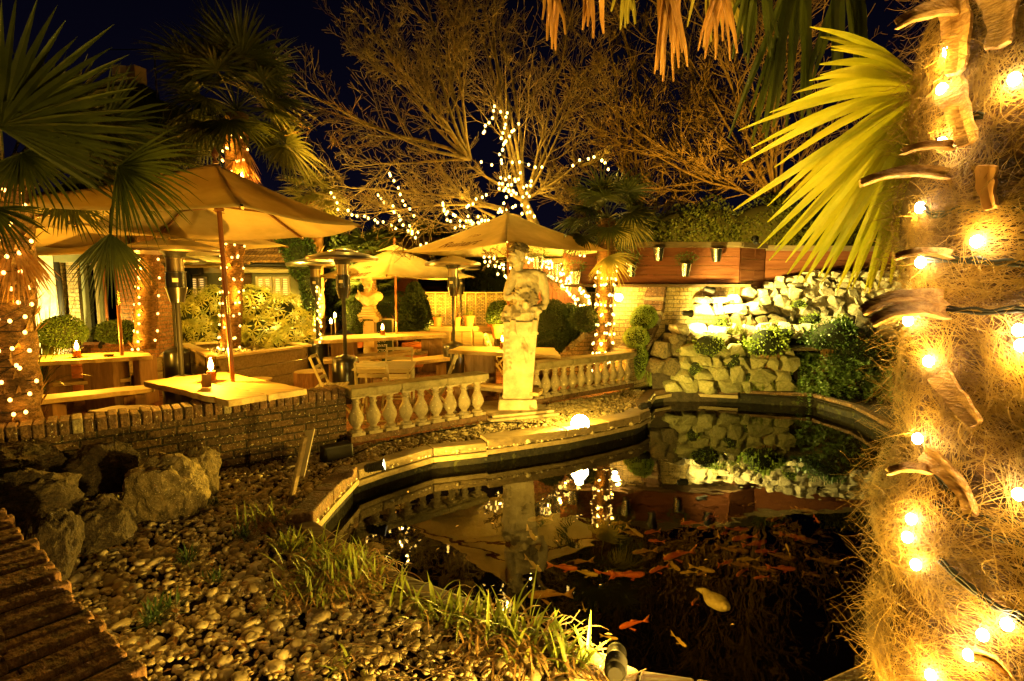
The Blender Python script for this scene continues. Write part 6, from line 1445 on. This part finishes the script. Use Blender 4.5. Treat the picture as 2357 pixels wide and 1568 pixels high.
# bright wind-blown leaf -------------------------------------------------
b = MB(); hub = at(2140,208,1.62)
tips = [(1864,62),(1913,107),(1886,148),(1887,173),(1827,214),(1827,236),(1699,301),(1706,376),(1868,392),(1687,485),(1800,470),(1744,572),(1770,600),(1812,632),(1850,650),(1890,655),(1925,672),(1960,668),(1990,672),(2020,668),(2050,655),(2080,630),(2105,590),(2130,540)]
t2_ = []
for k_ in range(len(tips)-1): t2_ += [tips[k_], ((tips[k_][0]+tips[k_+1][0])/2+random.uniform(-6,26), (tips[k_][1]+tips[k_+1][1])/2+random.uniform(-14,8))]
tips = t2_
for i,(u,v) in enumerate(tips):
    e = at(u,v,1.58+.10*math.sin(i*1.7)); d = e-hub; L = d.length; vw = (hub-Vector((0,0,CZ))).normalized(); s = d.cross(vw).normalized(); s = (s+vw*(.35 if i%2 else -.25)).normalized(); up = Vector((0,0,.035 if v < 480 else .01))
    h0 = hub-o0; n = 7; vs = []; fs = []; w = .0135*(1.2 if v > 500 else .95)*random.uniform(.8,1.1)
    nrm = d.normalized().cross(s).normalized()
    for k in range(n+1):
        tt = k/n; p = h0+d*tt+up*math.sin(PI*tt); ww = w*(.25+.75*min(1,tt*2.2))*(1-max(0,tt-.45)**2*3.0); ww = max(ww,.0012); vs += [p-s*ww+nrm*ww*.22, p, p+s*ww+nrm*ww*.22]
    for k in range(n): a = k*3; fs += [(a,a+1,a+4,a+3),(a+1,a+2,a+5,a+4)]
    b.add(vs, fs)
b.tube([hub-o0, Vector((.05,.15,hub.z-GZ+.35)), Vector((0,0,2.9))], .009, 6)
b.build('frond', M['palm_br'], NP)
# hanging dead leaves along the top, held by long petioles outside the picture
def hanging(uc, spread, vbot, Y, n, m, w, nm='dead_frond', top=-130, hubu=None):
    b = MB(); hub = at(hubu or uc, top, Y)
    for i in range(n):
        u = uc+random.uniform(-spread,spread); v = vbot-abs(random.gauss(0,1))*45; e = at(u, v, Y+random.uniform(-.08,.08)); d = e-hub; s = Vector((1,random.uniform(-.6,.6),0)).normalized(); s = (s-d.normalized()*s.dot(d.normalized())).normalized(); vs = []; fs = []
        nn = d.normalized().cross(s); wob = random.uniform(-.02,.02)
        for k in range(7):
            tt = k/6; p = hub-o0+d*tt+s*wob*math.sin(tt*5); ww = w*random.uniform(.8,1.2)*(.3+.7*min(1,tt*2.5))*(1-max(0,tt-.6)*1.7); vs += [p-s*ww+nn*ww*.4,p,p+s*ww+nn*ww*.4]
        for k in range(6): a = k*3; fs += [(a,a+1,a+4,a+3),(a+1,a+2,a+5,a+4)]
        b.add(vs, fs)
    h = hub-o0; b.tube([h, h.lerp(Vector((0,0,2.95)),.5)+Vector((0,0,.25)), Vector((0,0,2.95))], .01, 6); b.build(nm, m, NP)
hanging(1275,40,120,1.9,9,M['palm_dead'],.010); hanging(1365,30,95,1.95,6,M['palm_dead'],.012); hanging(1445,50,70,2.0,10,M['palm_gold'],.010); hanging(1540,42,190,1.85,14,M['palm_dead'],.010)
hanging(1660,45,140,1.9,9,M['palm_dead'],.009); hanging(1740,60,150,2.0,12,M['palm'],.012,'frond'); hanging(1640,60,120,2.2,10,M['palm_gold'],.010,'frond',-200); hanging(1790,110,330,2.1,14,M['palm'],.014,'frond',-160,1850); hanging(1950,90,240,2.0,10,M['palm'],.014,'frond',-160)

# ================================================================== BARE TREES
def bare_tree(name, loc, label, stem, limbs, Yv, seed, levels=(10,6,3), lens=(.42,.45,.55), rmin=.0048):
    rs = random.Random(seed); t = empty(name, loc, 0, label, 'tree', 'bare winter trees'); o0 = Vector(loc); b = MB()
    S_ = [p-o0 for p in stem]; k_ = len(S_); dn = []
    for i in range(k_-1):
        for j in range(5): dn.append(S_[i].lerp(S_[i+1], j/5))
    dn.append(S_[-1]); b.tube(dn, [.15-.07*i/(len(dn)-1)+rs.uniform(-.008,.008) for i in range(len(dn))], 9); b.build('trunk', M['bark'], t, smooth=True)
    b = MB()
    def branch(p0, d, L, r, lv):
        n = 7 if lv == 0 else 5 if lv == 1 else 4; pts = [p0]; dirs = []; bend = Vector((rs.uniform(-1,1), rs.uniform(-1,1), rs.uniform(-.3,1.2)))*(.35 if lv else .12)
        for k in range(n):
            d = (d+bend/n+Vector((rs.gauss(0,.10),rs.gauss(0,.10),rs.gauss(0,.09)+.02))).normalized(); pts.append(pts[-1]+d*L/n); dirs.append(d.copy())
        b.tube(pts, [max(rmin*.9, r*(1-.75*k/n)) for k in range(n+1)], 6 if lv == 0 else 4, cap=False)
        if lv < len(levels):
            for c in range(levels[lv]):
                k = rs.uniform(.18,.98); i = min(n-1, int(k*n)); q = pts[i].lerp(pts[i+1], k*n-i); dd = dirs[i]; ax = dd.orthogonal(); ax.rotate(Matrix.Rotation(rs.uniform(0,2*PI),3,dd)); nd = dd.copy(); nd.rotate(Matrix.Rotation(rs.uniform(.45,.95),3,ax))
                branch(q, nd, L*lens[lv]*(1.15-.6*k)*rs.uniform(.7,1.25), max(rmin, r*(1-.7*k)*.55), lv+1)
    for (fu,fv,fY,tu,tv,tY,r) in limbs:
        a = at(fu,fv,fY)-o0; e = at(tu,tv,tY)-o0; branch(a, (e-a).normalized(), (e-a).length, r*.68, 0)
    b.build('branches', M['bark'], t, smooth=True); return t
TY = 11.0
f0 = (1206,463,TY); f1 = (1083,367,TY)
limbs = [(*f1,705,215,11.5,.06),(*f1,715,262,10.2,.05),(*f1,770,335,11,.045),(*f1,800,70,12,.06),(*f1,765,140,10.5,.05),(*f1,890,20,11,.06),(*f1,960,-40,12,.055),(*f1,850,60,10,.05),(*f1,1020,-30,10,.05),
         (*f0,1010,-40,12,.06),(*f0,1090,-50,10.5,.06),(*f0,1160,-60,11.5,.06),(*f0,1235,-30,12,.055),(*f0,1305,10,11,.05),(*f0,1375,80,11.5,.05),(*f0,1420,170,10.8,.045),(*f0,*f1[:2],TY,.07),
         (1160,480,TY,745,430,11.5,.045),(1160,480,TY,800,480,10.5,.04),(1140,500,TY,880,400,11.5,.04),(1150,520,TY,860,530,10.8,.035),(1150,540,TY,930,545,11.2,.035),(1200,500,TY,1010,440,10.4,.04),(1190,520,TY,1060,560,10.6,.03),
         (1240,560,10.6,1110,590,10.0,.035),(1330,690,10.2,1240,620,9.9,.03),(1206,463,TY,1340,380,10.8,.06),(1340,380,10.8,1410,360,10.5,.06),(1250,450,TY,1340,470,10.6,.03)]
bt = on(1366,800,0); bare_tree('bare_tree', (at(1362,780,10.5).x,10.5,0), 'wide bare winter tree strung with white fairy lights, spreading over the terrace', [Vector((at(1362,780,10.5).x,10.5,0)), at(1346,690,10.4), at(1297,608,10.6), at(1245,550,10.8), at(1206,463,TY)], limbs, TY, 3, (13,6,4))
r0_ = (1790,470,14.0)
limbs = [(*r0_,1260,260,14,.07),(*r0_,1330,70,15,.07),(*r0_,1450,-30,14,.07),(*r0_,1590,-40,15,.07),(*r0_,1740,-30,14,.07),(*r0_,1890,10,14,.06),(*r0_,2010,120,14.5,.06),(*r0_,1990,290,13.5,.05),(*r0_,1500,240,13,.07),(*r0_,1400,350,13.5,.06),(*r0_,1560,400,13,.05),(*r0_,1880,420,13,.05),(*r0_,1650,150,13,.06)]
bare_tree('bare_tree', (at(1790,600,14).x,14,0), 'second bare winter tree, unlit, standing behind the red fence', [Vector((at(1790,600,14).x,14,0)), at(1790,470,14)], limbs, 14, 11, (13,7,3), rmin=.008)
r0_ = (1480,560,17.0)
limbs = [(*r0_,1150,300,17,.08),(*r0_,1230,120,18,.08),(*r0_,1360,20,17,.08),(*r0_,1500,-40,18,.08),(*r0_,1640,20,17,.08),(*r0_,1720,180,17.5,.07),(*r0_,1740,340,16.5,.07),(*r0_,1300,420,16.5,.07),(*r0_,1600,420,16.5,.06),(*r0_,1450,280,17,.08)]
bare_tree('bare_tree', (at(1480,600,17).x,17,0), 'third bare tree, farthest away, dim between the two nearer ones', [Vector((at(1480,600,17).x,17,0)), at(1480,560,17)], limbs, 17, 23, (12,6,3), rmin=.012)
# evergreens beyond the fences
def evergreen(loc, parts, label, m='leaf_dk', lf=.13, dens=420):
    t = topiary('evergreen_tree', loc, parts, label, m, lf, dens, 'dark evergreens beyond the fences', 'tree', shell=.45, lump=.2)
    b = MB(); b.tube([(0,0,0),(0,0,max(c[2] for c,r in parts))], .12, 8); b.build('trunk', M['bark'], t, smooth=True)
gx = lambda u,Y: at(u,659,Y).x
evergreen((gx(1560,13),13,0), [((0,0,2.5),(1.1,.8,1.0)),((.9,.2,2.6),(.9,.7,1.0)),((-.5,0,1.9),(.6,.6,.6))], 'dark leafy evergreen behind the left half of the red fence', 'leaf_dk', .07, 1300)
evergreen((gx(1760,13),13,0), [((0,0,2.6),(1.2,.8,1.1)),((.9,0,2.0),(.9,.7,.8))], 'dark evergreen behind the corner of the red fence', 'leaf_dk', .07, 1300)
evergreen((gx(1960,13.5),13.5,0), [((0,0,2.8),(1.3,.8,1.2)),((1.2,0,2.3),(1.0,.7,.9))], 'dark evergreen behind the fence over the pale rockery', 'leaf_dk', .07, 1300)
evergreen((gx(1160,17),17,0), [((0,0,1.6),(1.6,.8,1.2)),((1.8,0,1.8),(1.4,.8,1.0))], 'shadowy evergreen beyond the woven fence and the dark shed')
evergreen((gx(950,24),24,0), [((0,0,2.6),(3,1,2.0))], 'far black evergreen behind the dark shed roof')
evergreen((gx(770,15),15,0), [((0,0,2.0),(.9,.8,1.3)),((.9,0,1.8),(.8,.7,1.0))], 'dark evergreen between the golden palm and the summerhouse')
tufts('reed_plant', lambda: (gx(90,8.6)+random.gauss(0,.10), 8.6+random.gauss(0,.08)), 90, 1.5, .02, M['grass'], 'tall spiky green grasses against the lit stone wall', cat='grass', z=0, up=(1.05,1.5), droop=.4)
tufts('reed_plant', lambda: (gx(62,7.2)+random.gauss(0,.06), 7.2+random.gauss(0,.06)), 60, .8, .03, M['ivy'], 'dark arching strap-leaved plant beside the left palm trunk', cat='plant', z=0.2, up=(.6,1.5), droop=1.2)

# ------------------------------------------------------------------ fairy lights in the bare tree
Z2 = lambda x,y: ((1100+x/1.803)/1.629, (y/1.803)/1.629)
Z6 = lambda x,y: ((1200+x/2.613)/1.629, (800+y/2.613)/1.629)
Z7 = lambda x,y: ((1900+x/2.613)/1.629, (800+y/2.613)/1.629)
def tree_string(paths, label, Y, step=10, jit=4, r=.022, power=.8, every=9):
    pts = []
    for path in paths:
        for i in range(len(path)-1):
            (x1,y1),(x2,y2) = path[i],path[i+1]; k = max(1,int(math.hypot(x2-x1,y2-y1)/step))
            for j in range(k): f = j/k; pts.append(at(x1+(x2-x1)*f+random.uniform(-jit,jit), y1+(y2-y1)*f+random.uniform(-jit,jit), Y+random.uniform(-.08,.08)))
    string('fairy_lights', pts, label, M['bulb'], r, power, (1,.62,.10), every, wire=.0035, maxn=99)
zz = lambda Z,l: [Z(x,y) for x,y in l]
tree_string([zz(Z2,[(1365,710),(1355,755),(1320,825),(1295,880),(1260,930)]), zz(Z2,[(1400,745),(1437,765),(1440,830),(1420,890),(1410,965),(1405,1040),(1405,1110)]), zz(Z2,[(1520,840),(1480,890),(1440,940),(1425,1000),(1460,970)])], 'fairy lights climbing the highest twigs above the wide parasol', 10.7)
tree_string([zz(Z2,[(1265,1100),(1350,1110),(1470,1090),(1580,1110),(1680,1135),(1775,1150)])], 'sparser fairy lights along the long pale horizontal limb', 10.6, 17)
tree_string([zz(Z2,[(1380,1260),(1400,1200),(1490,1200),(1525,1165),(1510,1230),(1420,1240),(1460,1275),(1540,1320),(1590,1330),(1560,1270),(1605,1240),(1625,1190)]), zz(Z2,[(1430,1280),(1500,1290),(1440,1340),(1430,1380),(1380,1440),(1450,1420),(1520,1375)]), zz(Z2,[(1550,1385),(1590,1400),(1550,1450),(1600,1440),(1635,1485)])], 'densest knot of fairy lights in the fork just above the wide parasol', 10.5, 9, 4)
tree_string([zz(Z2,[(1900,1120),(1990,1058),(2040,1058),(2080,1070),(2110,1105),(2140,1130),(2145,1210)])], 'fairy lights over the arched limb above the right-hand palm crown', 10.3, 15)
tree_string([zz(Z2,[(1300,1305),(1240,1345),(1225,1385),(1165,1405),(1180,1450),(1205,1490),(1250,1465),(1270,1500),(1100,1530),(1060,1500),(990,1330)]), zz(Z2,[(1330,1480),(1220,1500),(1130,1480),(1050,1430),(1000,1390)])], 'fairy lights on twigs left of the wide parasol peak', 10.6, 9.5, 4)
tree_string([zz(Z2,[(640,1160),(685,1215),(700,1260),(730,1310),(740,1345),(790,1400),(815,1450),(770,1470)]), zz(Z2,[(580,1310),(625,1358),(665,1390),(690,1435),(720,1450),(725,1480),(740,1520)])], 'fairy lights on hanging twigs above the golden parasol', 10.7, 10)
tree_string([zz(Z2,[(260,1300),(285,1355),(305,1410),(360,1420),(400,1440),(510,1465),(605,1505),(660,1515),(700,1530),(740,1560)]), zz(Z6,[(790,50),(820,120),(850,150),(900,210),(940,240),(980,290),(1070,285)]), zz(Z6,[(870,110),(910,165),(960,190),(1010,240)])], 'fairy lights dipping from the big parasol corner down to the golden parasol', 10.8, 10)
tree_string([zz(Z6,[(1600,420),(1650,490),(1700,520),(1790,550),(1800,610),(1740,605),(1700,650)]), zz(Z6,[(1700,410),(1730,470),(1850,530),(1865,600),(1790,645)]), zz(Z6,[(1640,410),(1700,440),(1680,480),(1760,520)])], 'fairy lights left of the statue head', 10.2, 8, 4)
tree_string([zz(Z7,[(180,440),(205,460),(270,450),(290,490),(400,480),(470,530),(540,570),(600,650),(660,690),(720,710),(740,780),(800,850),(840,890)]), zz(Z7,[(300,420),(330,480),(400,550),(440,600),(510,640),(540,690),(580,730),(640,780),(700,850),(720,920),(760,890),(820,890)])], 'glittering lights along the leaning trunk between the statue and the palm', 10.0, 6.5, 5)
tree_string([zz(Z7,[(370,460),(440,490),(520,500),(560,570),(640,620),(650,690),(710,740),(790,790),(820,850)]), zz(Z7,[(250,450),(350,540),(410,590),(500,650),(590,700),(620,760),(690,860),(780,900)]), zz(Z7,[(700,390),(740,410),(765,450)])], 'second strand of lights along the leaning trunk beside the statue shoulder', 10.0, 8, 6)

# ================================================================== SPOTLIGHTS AND LAMPS
p = on(880,1078,GZ+.10); spotlight(p+Vector((0,0,.03)), (1.2,5.0,.45), 'small black spotlight on the timber edging, lens shining to the right', 210, .045, (1,.62,.12), 160, stand=False)
p = at(1335,975,6.3); spotlight(p, (.5,2.2,.1), 'dazzling floodlight on the pond edge in front of the statue', 1000, .105, (1,.60,.09), 165, glow=emis('flood_face',(1,.85,.5),90), stand=True)
p = on(1418,1558,GZ+.10); spotlight(p+Vector((0,0,.10)), (1.0,4.6,-.35), 'black finned spotlight on the near edging, seen from behind', 240, .035, (1,.66,.16), 105, stand=False)
p = at(1590,722,9.1); spotlight(p, (4.6,9.45,1.0), 'lower of the two rockery spotlights beside the swept wall', 300, .06, (1,.80,.28), 150, stand=False)
p = at(1640,668,9.35); spotlight(p, (6.4,10.0,.9), 'upper rockery spotlight below the fence shelf', 420, .05, (1,.80,.28), 95, stand=False)
p = at(1335,975,6.3); light('spill_light','POINT',(0,.02,.13),46,(1,.62,.12),.05,[o for o in bpy.data.objects if o.get('label','').startswith('dazzling')][0])
# bulkhead lamp on the yellow wall
p = at(1425,685,10.0); t = empty('wall_lamp', tuple(p), 0, 'round wall lamp blazing on the yellow brick wall', 'wall lamp')
bb = MB(); bb.box((0,.12,0),(.09,.1,.12)); bb.build('bracket',M['blackm'],t); bb = MB(); bb.ell((0,.02,0),(.07,.07,.07),sub=3); bb.build('globe',emis('globe',(1,.75,.3),45),t,smooth=True); light('lamp_light','POINT',(0,-.16,0),26,(1,.62,.12),.06,t)
# amber floodlight strapped to the tall palm
p = at(556,408,8.6); t = spotlight(p, (-.8,9.0,3.4), 'amber floodlight strapped to the tall palm above the biggest parasol', 260, .07, (1,.42,.03), 140, glow=emis('amber_face',(1,.5,.08),60), stand=False)
# uplighters, mostly unseen lamps added to brighten walls, plants and trees
p = Vector((gx(95,9.7),9.7,.12)); spotlight(p, (p.x-.2,10.5,1.6), 'uplighter at the foot of the rough stone wall', 420, .05, (1,.80,.34), 140, stand=False)
p = Vector((gx(235,9.9),9.85,.62)); spotlight(p, (p.x,10.7,1.4), 'unseen uplighter on the brick sill by the glazed doors', 40, .04, (1,.7,.2), 140, stand=False)  # out-of-sight lamp, put in to brighten the doors
p = Vector((gx(570,9.2),9.25,2.75)); spotlight(p, (p.x+.3,11.6,1.6), 'unseen floodlight added on the tall palm to light the tiled roof and leafy bush', 300, .06, (1,.62,.10), 150, stand=False)  # unseen lamp, added to brighten the roof and bush
p = Vector((gx(705,10.6),9.9,.10)); spotlight(p, (-5.2,11.0,1.2), 'unseen uplighter at the right end of the leafy bush', 200, .05, (1,.62,.10), 140, stand=False)  # second unseen lamp for the bush, set low
p = Vector((.75,9.9,.10)); spotlight(p, (-1.2,11.2,4.5), 'unseen uplighter added at the foot of the bare tree behind the statue', 1600, .06, (1,.50,.05), 120, stand=False)  # added out of sight behind the statue to brighten the bare tree
p = Vector((-1.7,12.4,.10)); spotlight(p, (-2.2,11.3,4.0), 'unseen uplighter added between the conical topiary and the woven fence', 900, .06, (1,.50,.05), 130, stand=False)  # another added lamp for the tree and nearby palms, hidden from view
p = Vector((gx(985,12.5),12.3,.10)); spotlight(p, (gx(1000,12.5),13.2,1.0), 'small unseen uplighter at the foot of the woven fence', 40, .04, (1,.6,.1), 150, stand=False)  # hidden extra lamp brightening the wicker panels
p = Vector((gx(880,14.8),14.6,.10)); spotlight(p, (gx(880,16),15.9,1.4), 'unseen uplighter washing the red summerhouse wall', 110, .05, (1,.6,.12), 140, stand=False)  # unseen lamp standing in for the red glow on this wall
p = Vector((4.55,10.25,2.50)); spotlight(p, (5.6,14.0,5.2), 'floodlight added on the corner of the red fence to light the second bare tree', 750, .06, (1,.46,.05), 140, stand=False)  # lamp added here so the second bare tree shows brighter
p = Vector((gx(735,12.3),12.2,.6)); spotlight(p, (p.x-.2,13.1,3.6), 'unseen uplighter added below the small golden palm', 1800, .05, (1,.60,.10), 110, stand=False)  # unseen lamp added to brighten the golden crown
p = on(1492,940,GZ+.12); spotlight(p+Vector((0,0,.05)), (5.2,9.2,.45), 'small spotlight on the far corner of the pond edging, aimed across at the greenery', 170, .04, (1,.74,.18), 110, stand=False)
